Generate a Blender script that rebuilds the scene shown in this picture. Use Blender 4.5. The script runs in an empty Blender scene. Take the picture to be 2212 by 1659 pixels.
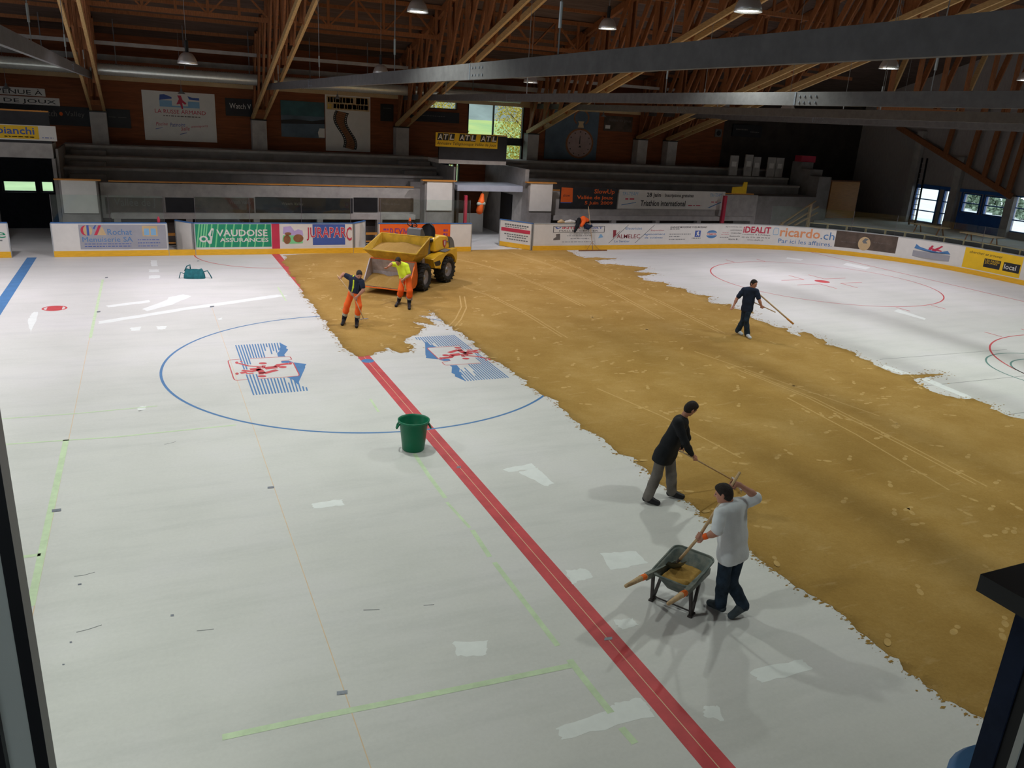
import bpy, math, random
import numpy as np
from mathutils import Vector, Matrix
random.seed(7)
C = bpy.context.scene.collection
SC = bpy.context.scene

# ------------------------------------------------------------------ camera
IW, IH, FPX = 2212, 1659, 1713.58
CAM = np.array([-4.4507, -17.7324, 5.638])
YAW, PITCH, ROLL = 0.4357, 0.3225, 0.0595
_f = np.array([math.sin(YAW)*math.cos(PITCH), math.cos(YAW)*math.cos(PITCH), -math.sin(PITCH)])
_r = np.array([math.cos(YAW), -math.sin(YAW), 0.0]); _u = np.cross(_r, _f)
_r, _u = math.cos(ROLL)*_r + math.sin(ROLL)*_u, -math.sin(ROLL)*_r + math.cos(ROLL)*_u
RT = np.array([math.cos(YAW), -math.sin(YAW), 0.0]); AW = np.array([math.sin(YAW), math.cos(YAW), 0.0]); UP = np.array([0, 0, 1.0])
cd = bpy.data.cameras.new('camera'); cam = bpy.data.objects.new('camera', cd); C.objects.link(cam)
cd.sensor_fit = 'HORIZONTAL'; cd.sensor_width = 36.0; cd.lens = 36.0*FPX/IW; cd.clip_start = 0.05; cd.clip_end = 500
cam.matrix_world = Matrix(((_r[0], _u[0], -_f[0], CAM[0]), (_r[1], _u[1], -_f[1], CAM[1]), (_r[2], _u[2], -_f[2], CAM[2]), (0, 0, 0, 1)))
SC.camera = cam

# ------------------------------------------------------------------ world, view
w = bpy.data.worlds.new('overcast_sky'); SC.world = w; w.use_nodes = True
bg = w.node_tree.nodes['Background']; bg.inputs[0].default_value = (0.80, 0.90, 1.0, 1); bg.inputs[1].default_value = 2.1
SC.view_settings.view_transform = 'Standard'; SC.view_settings.look = 'None'; SC.view_settings.gamma = 1.0
SC.view_settings.use_curve_mapping = False; SC.view_settings.exposure = 0.0
LAMP_W = 900.0            # power of one high-bay lamp

# ------------------------------------------------------------------ helpers
def ray(x, y): return (x-IW/2)/FPX*_r - (y-IH/2)/FPX*_u + _f
def atz(x, y, z=0.0):
    d = ray(x, y); return CAM + d*(z-CAM[2])/d[2]
def aty(x, y, Y):
    d = ray(x, y); return CAM + d*(Y-CAM[1])/d[1]
def atx(x, y, X):
    d = ray(x, y); return CAM + d*(X-CAM[0])/d[0]
def proj(p):
    v = np.asarray(p, float)-CAM; z = v@_f
    return IW/2+FPX*(v@_r)/z, IH/2-FPX*(v@_u)/z
def nrm(v):
    v = np.asarray(v, float); return v/max(1e-9, np.linalg.norm(v))

MATS = {}
def mat(name, col, rough=0.6, metal=0.0, var=0.12, vs=3.0, bump=0.0, bs=40.0, spec=0.3, col2=None, stretch=(1, 1, 1), detail=6.0):
    """procedural material: base colour broken up by noise, optional relief"""
    if name in MATS: return MATS[name]
    m = bpy.data.materials.new(name); m.use_nodes = True; nt = m.node_tree; b = nt.nodes['Principled BSDF']
    b.inputs['Roughness'].default_value = rough; b.inputs['Metallic'].default_value = metal
    b.inputs['Specular IOR Level'].default_value = spec
    tc = nt.nodes.new('ShaderNodeTexCoord'); mp = nt.nodes.new('ShaderNodeMapping'); mp.inputs['Scale'].default_value = stretch
    nt.links.new(tc.outputs['Object'], mp.inputs[0])
    n = nt.nodes.new('ShaderNodeTexNoise'); n.inputs['Scale'].default_value = vs; n.inputs['Detail'].default_value = detail; n.inputs['Roughness'].default_value = 0.62
    nt.links.new(mp.outputs[0], n.inputs[0])
    cr = nt.nodes.new('ShaderNodeValToRGB')
    c2 = col2 if col2 else tuple(min(1, c*(1+var)) for c in col)
    c1 = col if col2 else tuple(c*(1-var) for c in col)
    cr.color_ramp.elements[0].position = 0.32; cr.color_ramp.elements[1].position = 0.68
    cr.color_ramp.elements[0].color = (*c1, 1); cr.color_ramp.elements[1].color = (*c2, 1)
    nt.links.new(n.outputs[0], cr.inputs[0]); nt.links.new(cr.outputs[0], b.inputs['Base Color'])
    if bump > 0:
        n2 = nt.nodes.new('ShaderNodeTexNoise'); n2.inputs['Scale'].default_value = bs; n2.inputs['Detail'].default_value = 5
        nt.links.new(mp.outputs[0], n2.inputs[0])
        bp = nt.nodes.new('ShaderNodeBump'); bp.inputs['Strength'].default_value = bump; bp.inputs['Distance'].default_value = 0.02
        nt.links.new(n2.outputs[0], bp.inputs['Height']); nt.links.new(bp.outputs[0], b.inputs['Normal'])
    MATS[name] = m
    return m
def emit(name, col, s):
    if name in MATS: return MATS[name]
    m = bpy.data.materials.new(name); m.use_nodes = True; nt = m.node_tree; nt.nodes.clear()
    e = nt.nodes.new('ShaderNodeEmission'); e.inputs[0].default_value = (*col, 1); e.inputs[1].default_value = s
    o = nt.nodes.new('ShaderNodeOutputMaterial'); nt.links.new(e.outputs[0], o.inputs[0]); MATS[name] = m; return m
def glassy(name, tint, refl):
    if name in MATS: return MATS[name]
    m = bpy.data.materials.new(name); m.use_nodes = True; nt = m.node_tree; nt.nodes.clear()
    t = nt.nodes.new('ShaderNodeBsdfTransparent'); t.inputs[0].default_value = (*tint, 1)
    g = nt.nodes.new('ShaderNodeBsdfGlossy'); g.inputs[1].default_value = 0.02
    f = nt.nodes.new('ShaderNodeFresnel'); f.inputs[0].default_value = 1.45
    mu = nt.nodes.new('ShaderNodeMath'); mu.operation = 'MULTIPLY'; mu.inputs[1].default_value = refl
    nt.links.new(f.outputs[0], mu.inputs[0])
    x = nt.nodes.new('ShaderNodeMixShader'); nt.links.new(mu.outputs[0], x.inputs[0]); nt.links.new(t.outputs[0], x.inputs[1]); nt.links.new(g.outputs[0], x.inputs[2])
    o = nt.nodes.new('ShaderNodeOutputMaterial'); nt.links.new(x.outputs[0], o.inputs[0]); MATS[name] = m; return m

class MB:
    """collects shapes; build() links them as ONE mesh object"""
    def __init__(s): s.v = []; s.f = []
    def add(s, v, f):
        o = len(s.v); s.v += [tuple(float(c) for c in p) for p in v]; s.f += [tuple(i+o for i in q) for q in f]; return s
    def box(s, x0, x1, y0, y1, z0, z1):
        v = [(x, y, z) for z in (z0, z1) for y in (y0, y1) for x in (x0, x1)]
        return s.add(v, [(0, 2, 3, 1), (4, 5, 7, 6), (0, 1, 5, 4), (2, 6, 7, 3), (0, 4, 6, 2), (1, 3, 7, 5)])
    def beam(s, p, q, a, b, up=(0, 0, 1)):
        p, q = np.array(p, float), np.array(q, float); d = nrm(q-p); up = np.array(up, float)
        if abs(d@up) > 0.97: up = np.array([1.0, 0, 0])
        e = nrm(np.cross(d, up)); h = np.cross(e, d)
        v = [c + e*a/2*i + h*b/2*j for c in (p, q) for (i, j) in ((-1, -1), (1, -1), (1, 1), (-1, 1))]
        return s.add(v, [(3, 2, 1, 0), (4, 5, 6, 7), (0, 1, 5, 4), (1, 2, 6, 5), (2, 3, 7, 6), (3, 0, 4, 7)])
    def tube(s, pts, r, n=8):
        pts = [np.array(p, float) for p in pts]; rr = r if hasattr(r, '__len__') else [r]*len(pts)
        rings = []; e = None
        for i, p in enumerate(pts):
            d = nrm(pts[min(i+1, len(pts)-1)]-pts[max(i-1, 0)])
            if e is None: e = nrm(np.cross(d, (0, 0, 1) if abs(d[2]) < 0.9 else (1, 0, 0)))
            e = nrm(e-d*(e@d)); h = np.cross(d, e)
            rings.append([p + rr[i]*(math.cos(t)*e+math.sin(t)*h) for t in [2*math.pi*k/n for k in range(n)]])
        v = [q for g in rings for q in g]; f = []
        for i in range(len(pts)-1):
            for k in range(n):
                f.append((i*n+k, i*n+(k+1) % n, (i+1)*n+(k+1) % n, (i+1)*n+k))
        f.append(tuple(range(n))[::-1]); f.append(tuple((len(pts)-1)*n+k for k in range(n)))
        return s.add(v, f)
    def lathe(s, prof, c=(0, 0, 0), axis=(0, 0, 1), n=24, cap=True):
        ax = nrm(axis); e = nrm(np.cross(ax, (1, 0, 0) if abs(ax[0]) < 0.9 else (0, 1, 0))); h = np.cross(ax, e); c = np.array(c, float)
        v = [c + ax*z + r*(math.cos(2*math.pi*k/n)*e+math.sin(2*math.pi*k/n)*h) for (r, z) in prof for k in range(n)]
        f = [(i*n+k, i*n+(k+1) % n, (i+1)*n+(k+1) % n, (i+1)*n+k) for i in range(len(prof)-1) for k in range(n)]
        if cap: f.append(tuple(range(n))[::-1]); f.append(tuple((len(prof)-1)*n+k for k in range(n)))
        return s.add(v, f)
    def prism(s, poly, fn, t0, t1):
        """poly: 2-d points, fn(a, b, t) -> 3-d"""
        n = len(poly)
        ar = sum(poly[i][0]*poly[(i+1) % n][1]-poly[(i+1) % n][0]*poly[i][1] for i in range(n))
        if ar < 0: poly = poly[::-1]
        v = [fn(a, b, t) for t in (t0, t1) for (a, b) in poly]
        return s.add(v, [tuple(range(n))[::-1], tuple(range(n, 2*n))] + [(i, (i+1) % n, n+(i+1) % n, n+i) for i in range(n)])
    def grid(s, rows):
        m, n = len(rows), len(rows[0])
        return s.add([p for r in rows for p in r], [(i*n+j, i*n+j+1, (i+1)*n+j+1, (i+1)*n+j) for i in range(m-1) for j in range(n-1)])
    def move(s, M):
        s.v = [tuple(M @ Vector(p)) for p in s.v]; return s
    def build(s, name, m, parent=None, smooth=False, loc=None):
        me = bpy.data.meshes.new(name); me.from_pydata(s.v, [], s.f); me.validate(); me.update()
        if m: me.materials.append(m)
        if smooth: me.polygons.foreach_set('use_smooth', [True]*len(me.polygons))
        o = bpy.data.objects.new(name, me); C.objects.link(o)
        if parent: o.parent = parent
        return o
def tag(o, label, cat, group=None, kind=None):
    o['label'] = label; o['category'] = cat
    if group: o['group'] = group
    if kind: o['kind'] = kind
    return o
def thing(name, label, cat, group=None, loc=(0, 0, 0), rz=0.0):
    o = bpy.data.objects.new(name, None); C.objects.link(o); o.location = loc; o.rotation_euler = (0, 0, rz); o.empty_display_size = 0.1
    return tag(o, label, cat, group)
def struct(o, label=None):
    o['kind'] = 'structure'
    if label: o['label'] = label
    return o
def text_mesh(string, bold=0.0, shear=0.0, space=1.0):
    """outline of a string, normalised to a unit box; returns (verts 2-d, faces)"""
    cu = bpy.data.curves.new('t', 'FONT'); cu.body = string; cu.offset = bold; cu.shear = shear; cu.space_character = space; cu.resolution_u = 2; cu.fill_mode = 'FRONT'
    ob = bpy.data.objects.new('t', cu); C.objects.link(ob)
    me = bpy.data.meshes.new_from_object(ob.evaluated_get(bpy.context.evaluated_depsgraph_get()))
    v = np.array([p.co[:2] for p in me.vertices]) if len(me.vertices) else np.zeros((1, 2)); f = [tuple(p.vertices) for p in me.polygons]
    bpy.data.objects.remove(ob); bpy.data.curves.remove(cu); bpy.data.meshes.remove(me)
    lo, hi = v.min(0), v.max(0)
    return (v-lo)/np.maximum(hi-lo, 1e-6), f
def put_text(mb, string, x0, x1, z0, z1, fn, t, bold=0.0, shear=0.0, space=1.0, tilt=0.0):
    """lay a string into the rectangle x0..x1, z0..z1 of a mapped surface fn(a, b, t)"""
    v, f = text_mesh(string, bold, shear, space)
    a = x0+(x1-x0)*v[:, 0]; b = z0+(z1-z0)*v[:, 1]+tilt*(a-x0)
    p3 = [np.array(fn(p, q, t)) for p, q in zip(a, b)]
    if f:                                                   # keep faces turned to the front of the surface
        p, q, r = [p3[i] for i in f[0][:3]]
        front = np.array(fn(x0, z0, t+0.01))-np.array(fn(x0, z0, t))
        if np.cross(q-p, r-p)@front < 0: f = [k[::-1] for k in f]
    mb.add(p3, f)
def hole_wall(mb, a0, a1, z0, z1, holes, boxfn):
    """a wall in (a, z) with rectangular holes, laid as boxes"""
    xs = sorted({a0, a1, *[h[0] for h in holes], *[h[1] for h in holes]}); zs = sorted({z0, z1, *[h[2] for h in holes], *[h[3] for h in holes]})
    for i in range(len(xs)-1):
        j = 0
        while j < len(zs)-1:
            def solid(k):
                cx, cz = (xs[i]+xs[i+1])/2, (zs[k]+zs[k+1])/2
                return not any(h[0] < cx < h[1] and h[2] < cz < h[3] for h in holes)
            if not solid(j): j += 1; continue
            k = j
            while k+1 < len(zs)-1 and solid(k+1): k += 1
            boxfn(mb, xs[i], xs[i+1], zs[j], zs[k+1]); j = k+1

# ------------------------------------------------------------------ materials
M = dict(
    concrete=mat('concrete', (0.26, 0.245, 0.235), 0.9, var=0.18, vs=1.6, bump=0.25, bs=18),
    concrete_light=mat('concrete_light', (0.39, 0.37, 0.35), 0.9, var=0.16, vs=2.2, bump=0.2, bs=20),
    slab=mat('reflection_slab', (0.50, 0.54, 0.64), 0.6, var=0.1, vs=2),  # bluish white of a table reflected in the viewing glass
    brownwall=mat('brown_board', (0.20, 0.062, 0.022), 0.75, var=0.22, vs=2.0, stretch=(0.6, 1, 6)),
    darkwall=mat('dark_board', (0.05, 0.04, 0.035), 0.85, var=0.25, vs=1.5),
    pine=mat('lit_pine', (0.50, 0.33, 0.15), 0.7, var=0.2, vs=5, stretch=(6, 1, 6)),  # paler than red_pine: lamp light on the lower chords put into the colour
    redpine=mat('red_pine', (0.27, 0.105, 0.042), 0.75, var=0.25, vs=5, stretch=(6, 6, 1)),
    roofwood=mat('roof_boards', (0.11, 0.075, 0.06), 0.85, var=0.3, vs=2, stretch=(0.4, 5, 5)),
    steel=mat('galvanised_tie', (0.125, 0.12, 0.125), 0.65, metal=0.1, var=0.15, vs=6),
    rod=mat('grey_rod', (0.27, 0.27, 0.28), 0.5, metal=0.3, var=0.08),
    duct=mat('silver_duct', (0.74, 0.78, 0.74), 0.3, metal=0.55, var=0.08, vs=8),
    cladding=mat('grey_cladding', (0.36, 0.33, 0.32), 0.85, var=0.1, vs=2, stretch=(1, 8, 1)),
    white=mat('white_panel', (0.68, 0.66, 0.62), 0.45, var=0.04, vs=3),
    greyad=mat('grey_ad', (0.33, 0.33, 0.36), 0.5, var=0.05),
    kick=mat('yellow_kick', (0.78, 0.43, 0.03), 0.45, var=0.1, vs=4, stretch=(1, 1, 6)),
    bluecap=mat('blue_cap', (0.06, 0.17, 0.42), 0.45, var=0.1),
    alu=mat('aluminium_edge', (0.45, 0.47, 0.48), 0.35, metal=0.6, var=0.06),
    rail=mat('varnished_rail', (0.55, 0.24, 0.05), 0.4, var=0.2, vs=5, stretch=(0.4, 8, 8)),
    red=mat('red_paint', (0.55, 0.075, 0.085), 0.55, var=0.16, vs=2.5),
    redad=mat('red_print', (0.52, 0.04, 0.08), 0.5, var=0.05),
    blue=mat('blue_paint', (0.075, 0.20, 0.42), 0.55, var=0.1, vs=3),
    bluead=mat('blue_print', (0.06, 0.11, 0.36), 0.5, var=0.05),
    skyad=mat('light_blue_print', (0.22, 0.42, 0.62), 0.5, var=0.05),
    greenad=mat('green_print', (0.02, 0.27, 0.14), 0.5, var=0.06),
    limead=mat('lime_stripe', (0.20, 0.60, 0.28), 0.5, var=0.05),
    orangead=mat('orange_print', (0.78, 0.13, 0.02), 0.5, var=0.06),
    purplead=mat('purple_print', (0.20, 0.05, 0.22), 0.5, var=0.06),
    yellowad=mat('yellow_print', (0.80, 0.50, 0.02), 0.5, var=0.05),
    darkad=mat('dark_print', (0.022, 0.022, 0.025), 0.5, var=0.2),
    brownad=mat('brown_print', (0.09, 0.065, 0.05), 0.45, var=0.35, vs=2.0),
    lilac=mat('lilac_print', (0.45, 0.36, 0.62), 0.5, var=0.06),
    tan=mat('tan_print', (0.55, 0.40, 0.22), 0.6, var=0.08),
    bearad=mat('bison_print', (0.25, 0.11, 0.05), 0.6, var=0.2, vs=8),
    peach=mat('salmon_print', (0.72, 0.30, 0.14), 0.5, var=0.04),
    tape=mat('green_tape', (0.56, 0.69, 0.47), 0.6, var=0.1, vs=6),
    orangeline=mat('orange_thread', (0.70, 0.52, 0.34), 0.6, var=0.08),
    patch=mat('white_filler', (0.76, 0.79, 0.785), 0.6, var=0.04, vs=5),
    teal=mat('teal_line', (0.12, 0.24, 0.22), 0.6, var=0.1),
    crack=mat('dark_joint', (0.16, 0.17, 0.17), 0.8, var=0.1),
    plate=mat('grey_plate', (0.20, 0.22, 0.26), 0.45, metal=0.3, var=0.2, vs=20),
    black=mat('black_plastic', (0.016, 0.016, 0.018), 0.4, var=0.2),
    rubber=mat('tyre_rubber', (0.028, 0.026, 0.024), 0.85, var=0.3, vs=9, bump=0.4, bs=30),
    machine=mat('machine_yellow', (0.80, 0.47, 0.02), 0.38, var=0.08, vs=3, spec=0.5),
    skipwear=mat('worn_skip_yellow', (0.58, 0.36, 0.035), 0.55, var=0.22, vs=4),
    bucketsteel=mat('worn_bucket_steel', (0.40, 0.36, 0.37), 0.5, metal=0.25, var=0.2, vs=6),
    orangepaint=mat('orange_paint', (0.85, 0.17, 0.02), 0.5, var=0.14, vs=5),
    greyplast=mat('grey_plastic', (0.15, 0.155, 0.16), 0.55, var=0.1),
    greenbin=mat('green_tub', (0.006, 0.15, 0.075), 0.38, var=0.1, vs=3),
    barrow=mat('barrow_green', (0.055, 0.085, 0.085), 0.5, vs=7, col2=(0.20, 0.21, 0.18)),
    barrowframe=mat('barrow_frame', (0.05, 0.042, 0.042), 0.55, var=0.25, vs=9),
    handle=mat('ash_handle', (0.52, 0.36, 0.20), 0.6, var=0.16, vs=9, stretch=(4, 4, 1)),
    skin=mat('skin', (0.50, 0.24, 0.17), 0.55, var=0.08, vs=14, spec=0.3),
    hair=mat('dark_hair', (0.02, 0.014, 0.012), 0.6, var=0.4, vs=40, bump=0.6, bs=90),
    eye=mat('eye', (0.03, 0.025, 0.02), 0.3, var=0.1),
    lip=mat('lips', (0.36, 0.12, 0.10), 0.5, var=0.1),
    tshirt=mat('white_cotton', (0.70, 0.74, 0.79), 0.85, var=0.05, vs=6, bump=0.35, bs=9),
    jeans=mat('dark_jeans', (0.016, 0.030, 0.052), 0.85, var=0.5, vs=7, bump=0.4, bs=14),
    jacket=mat('black_jacket', (0.011, 0.013, 0.017), 0.8, var=0.3, vs=6, bump=0.4, bs=10),
    trousers=mat('grey_trousers', (0.155, 0.14, 0.13), 0.85, var=0.15, vs=6, bump=0.4, bs=12),
    shoe=mat('black_shoe', (0.014, 0.014, 0.018), 0.5, var=0.2),
    sneaker=mat('pale_sneaker', (0.52, 0.56, 0.62), 0.6, var=0.1),
    greyshoe=mat('grey_shoe', (0.045, 0.06, 0.075), 0.6, var=0.3),
    navy=mat('navy_shirt', (0.012, 0.018, 0.04), 0.8, var=0.3, vs=6, bump=0.3, bs=12),
    navy2=mat('dark_blue_shirt', (0.013, 0.024, 0.055), 0.8, var=0.35, vs=5, bump=0.3, bs=12),
    hiorange=mat('hi_vis_orange', (0.95, 0.14, 0.02), 0.7, var=0.08, vs=6, bump=0.3, bs=12),
    hiyellow=mat('hi_vis_yellow', (0.72, 0.88, 0.04), 0.7, var=0.06, vs=6, bump=0.3, bs=12),
    reflective=mat('reflective_tape', (0.42, 0.43, 0.36), 0.4, var=0.1),
    bagteal=mat('teal_bag', (0.012, 0.11, 0.13), 0.8, var=0.3, vs=8, bump=0.4, bs=20),
    lampshade=mat('lamp_aluminium', (0.62, 0.62, 0.64), 0.3, metal=0.6, var=0.05),
    lampglow=emit('lamp_glow', (0.92, 1.0, 0.93), 14.0),
    grass=mat('grass', (0.34, 0.46, 0.22), 0.9, var=0.2, vs=0.3),
    hill=mat('hill_grass', (0.10, 0.28, 0.12), 0.9, vs=0.06, col2=(0.36, 0.42, 0.12)),
    gravel=mat('pale_gravel', (0.72, 0.74, 0.72), 0.9, var=0.1, vs=1.5),
    leafy=mat('autumn_leaves', (0.42, 0.36, 0.05), 0.85, vs=1.6, col2=(0.60, 0.44, 0.08)),
    conifer=mat('conifer_green', (0.24, 0.31, 0.22), 0.85, var=0.3, vs=2),
    bark=mat('bark', (0.12, 0.09, 0.07), 0.9, var=0.3, vs=6),
    frameblue=mat('blue_window_frame', (0.03, 0.13, 0.42), 0.45, var=0.1),
    glass=glassy('clear_glass', (0.96, 0.985, 0.975), 0.8),
    plexi=glassy('plexiglass', (0.90, 0.95, 0.93), 0.55),
)
def floor_mat():
    m = bpy.data.materials.new('painted_ice_slab'); m.use_nodes = True; nt = m.node_tree; b = nt.nodes['Principled BSDF']
    b.inputs['Roughness'].default_value = 0.55; b.inputs['Specular IOR Level'].default_value = 0.25
    tc = nt.nodes.new('ShaderNodeTexCoord')
    def noise(sx, sy, sc, det=6, ro=0.6):
        mp = nt.nodes.new('ShaderNodeMapping'); mp.inputs['Scale'].default_value = (sx, sy, 1); nt.links.new(tc.outputs['Object'], mp.inputs[0])
        n = nt.nodes.new('ShaderNodeTexNoise'); n.inputs['Scale'].default_value = sc; n.inputs['Detail'].default_value = det; n.inputs['Roughness'].default_value = ro
        nt.links.new(mp.outputs[0], n.inputs[0]); return n.outputs[0]
    def ramp(src, stops):
        r = nt.nodes.new('ShaderNodeValToRGB'); e = r.color_ramp.elements
        e[0].position, e[0].color = stops[0][0], (*stops[0][1], 1); e[1].position, e[1].color = stops[-1][0], (*stops[-1][1], 1)
        for p, c in stops[1:-1]:
            q = e.new(p); q.color = (*c, 1)
        nt.links.new(src, r.inputs[0]); return r.outputs[0]
    def mix(mode, fac, a, c):
        x = nt.nodes.new('ShaderNodeMix'); x.data_type = 'RGBA'; x.blend_type = mode; x.inputs[0].default_value = fac
        nt.links.new(a, x.inputs[6]); nt.links.new(c, x.inputs[7]); return x.outputs[2]
    base = ramp(noise(1, 1, 0.35), [(0.3, (0.61, 0.615, 0.595)), (0.5, (0.66, 0.66, 0.645)), (0.72, (0.70, 0.69, 0.70))])
    streak = ramp(noise(0.35, 2.2, 0.9, 8, 0.7), [(0.30, (0.84, 0.85, 0.85)), (0.5, (0.96, 0.96, 0.96)), (0.7, (1.0, 1.0, 0.99))])
    c = mix('MULTIPLY', 0.75, base, streak)
    speck = ramp(noise(1, 3, 5.0, 3, 0.5), [(0.17, (0.35, 0.34, 0.33)), (0.235, (1, 1, 1))])
    c = mix('MULTIPLY', 0.7, c, speck)
    fine = ramp(noise(1, 1, 22.0, 4, 0.7), [(0.3, (0.90, 0.90, 0.90)), (0.7, (1, 1, 1))])
    c = mix('MULTIPLY', 0.6, c, fine)
    nt.links.new(c, b.inputs['Base Color'])
    return m
def sand_mat():
    m = bpy.data.materials.new('damp_sand'); m.use_nodes = True; nt = m.node_tree; b = nt.nodes['Principled BSDF']
    b.inputs['Roughness'].default_value = 0.95; b.inputs['Specular IOR Level'].default_value = 0.1
    tc = nt.nodes.new('ShaderNodeTexCoord')
    def noise(sx, sy, rz, sc, det=6, ro=0.6):
        mp = nt.nodes.new('ShaderNodeMapping'); mp.inputs['Scale'].default_value = (sx, sy, 1); mp.inputs['Rotation'].default_value = (0, 0, rz)
        nt.links.new(tc.outputs['Object'], mp.inputs[0])
        n = nt.nodes.new('ShaderNodeTexNoise'); n.inputs['Scale'].default_value = sc; n.inputs['Detail'].default_value = det; n.inputs['Roughness'].default_value = ro
        nt.links.new(mp.outputs[0], n.inputs[0]); return n.outputs[0]
    r = nt.nodes.new('ShaderNodeValToRGB'); e = r.color_ramp.elements
    e[0].position = 0.28; e[0].color = (0.335, 0.195, 0.050, 1); e[1].position = 0.75; e[1].color = (0.50, 0.325, 0.115, 1)
    q = e.new(0.5); q.color = (0.41, 0.25, 0.072, 1)
    nt.links.new(noise(1, 1, 0, 0.55, 8, 0.68), r.inputs[0])
    r2 = nt.nodes.new('ShaderNodeValToRGB'); e = r2.color_ramp.elements
    e[0].position = 0.60; e[0].color = (0, 0, 0, 1); e[1].position = 0.72; e[1].color = (1, 1, 1, 1)
    nt.links.new(noise(0.8, 3.2, 0.25, 1.7, 5, 0.6), r2.inputs[0])
    x = nt.nodes.new('ShaderNodeMix'); x.data_type = 'RGBA'; nt.links.new(r2.outputs[0], x.inputs[0]); nt.links.new(r.outputs[0], x.inputs[6]); x.inputs[7].default_value = (0.56, 0.38, 0.165, 1)
    sc = nt.nodes.new('ShaderNodeMath'); sc.operation = 'MULTIPLY'; sc.inputs[1].default_value = 0.55; nt.links.new(r2.outputs[0], sc.inputs[0]); nt.links.new(sc.outputs[0], x.inputs[0])
    fr = nt.nodes.new('ShaderNodeValToRGB'); fr.color_ramp.elements[0].position = 0.3; fr.color_ramp.elements[0].color = (0.78, 0.78, 0.76, 1); fr.color_ramp.elements[1].position = 0.7; fr.color_ramp.elements[1].color = (1, 1, 1, 1)
    nt.links.new(noise(1, 1, 0, 26, 5, 0.75), fr.inputs[0])
    y = nt.nodes.new('ShaderNodeMix'); y.data_type = 'RGBA'; y.blend_type = 'MULTIPLY'; y.inputs[0].default_value = 0.8
    nt.links.new(x.outputs[2], y.inputs[6]); nt.links.new(fr.outputs[0], y.inputs[7]); nt.links.new(y.outputs[2], b.inputs['Base Color'])
    bp = nt.nodes.new('ShaderNodeBump'); bp.inputs['Strength'].default_value = 0.55; bp.inputs['Distance'].default_value = 0.03
    ad = nt.nodes.new('ShaderNodeMath'); ad.operation = 'ADD'; nt.links.new(noise(1, 1, 0, 14, 6, 0.7), ad.inputs[0]); nt.links.new(noise(0.6, 2.5, 0.3, 2.2, 4, 0.6), ad.inputs[1])
    nt.links.new(ad.outputs[0], bp.inputs['Height']); nt.links.new(bp.outputs[0], b.inputs['Normal'])
    return m
M['floor'] = floor_mat(); M['sand'] = sand_mat()
M['drysand'] = mat('dry_sand', (0.49, 0.32, 0.115), 0.95, var=0.12, vs=8, bump=0.3, bs=30)
M['posterblue'] = mat('faded_poster_blue', (0.085, 0.125, 0.165), 0.5, var=0.2, vs=1.2)
M['posterteal'] = mat('faded_poster_teal', (0.035, 0.10, 0.115), 0.5, var=0.3, vs=1.5)
M['watchpink'] = mat('watch_face_pink', (0.36, 0.26, 0.24), 0.5, var=0.08)
M['ridge'] = mat('grey_forest', (0.16, 0.19, 0.17), 0.9, var=0.3, vs=0.12)
M['maroon'] = mat('maroon_print', (0.26, 0.035, 0.045), 0.5, var=0.05)
M['jambgrey'] = mat('jamb_grey', (0.62, 0.64, 0.58), 0.5, var=0.06)

# ================================================================== rink floor and its markings
BY = 14.79                                             # face of the far boards
fl = MB().box(-36, 38.4, -24, 24, -0.25, 0.0).build('floor', M['floor']); struct(fl, 'pale painted concrete rink floor')
def flat(poly, z): return MB().prism(poly, lambda a, b, t: (a, b, t), z-0.0006, z)
def paint(name, mb, m, parent=None):
    return mb.build(name, m, parent or fl)
def ringmb(cx, cy, r, wd, z, a0=0, a1=2*math.pi, n=96):
    mb = MB(); rows = []
    for rr in (r-wd/2, r+wd/2): rows.append([(cx+rr*math.cos(a0+(a1-a0)*k/n), cy+rr*math.sin(a0+(a1-a0)*k/n), z) for k in range(n+1)])
    return mb.grid(rows[::-1])
def strokemb(mb, pts, wd, z, closed=False):
    """a flat painted stroke through floor points"""
    pts = [np.array(p[:2], float) for p in pts]; L, R_ = [], []
    for i, p in enumerate(pts):
        d = nrm(pts[min(i+1, len(pts)-1)]-pts[max(i-1, 0)]); nn = np.array([-d[1], d[0]])
        L.append((*(p+nn*wd/2), z)); R_.append((*(p-nn*wd/2), z))
    return mb.grid([L, R_][::-1])
def pf(*pts): return [tuple(atz(x, y)[:2]) for x, y in pts]      # photo pixels -> floor points
def disc(cx, cy, r, z, n=40, ry=None): return flat([(cx+r*math.cos(2*math.pi*k/n), cy+(ry or r)*math.sin(2*math.pi*k/n)) for k in range(n)], z)
cl = paint('centre_line', MB().box(-0.15, 0.15, -15, BY-0.01, 0.0004, 0.001), M['red'])
paint('thread_line', MB().box(-0.005, 0.005, -15, 4, 0.0011, 0.0014), M['orangeline'], cl)
paint('centre_circle', ringmb(0, 0, 4.5, 0.055, 0.0016, n=160), M['blue'])
paint('centre_spot', disc(0, 0, 0.15, 0.0022), M['blue'])
paint('referee_crease', ringmb(0, BY, 3.0, 0.05, 0.0013, math.pi, 2*math.pi), M['red'])
paint('blue_line', MB().box(-8.53, -8.23, -15, BY-0.01, 0.0004, 0.0010), M['blue'])
sp = atz(118, 666)
paint('face_off_spot', ringmb(sp[0], sp[1], 0.285, 0.05, 0.0012, n=48), M['red'])
paint('face_off_spot_bar', flat([(sp[0]+0.30*math.sin(t)*1.0 if abs(math.sin(t)) < 0.62 else sp[0]+0.186*math.copysign(1, math.sin(t)), sp[1]+0.29*math.cos(t)) for t in np.linspace(0, 2*math.pi, 40, endpoint=False)], 0.0014), M['red'])
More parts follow.
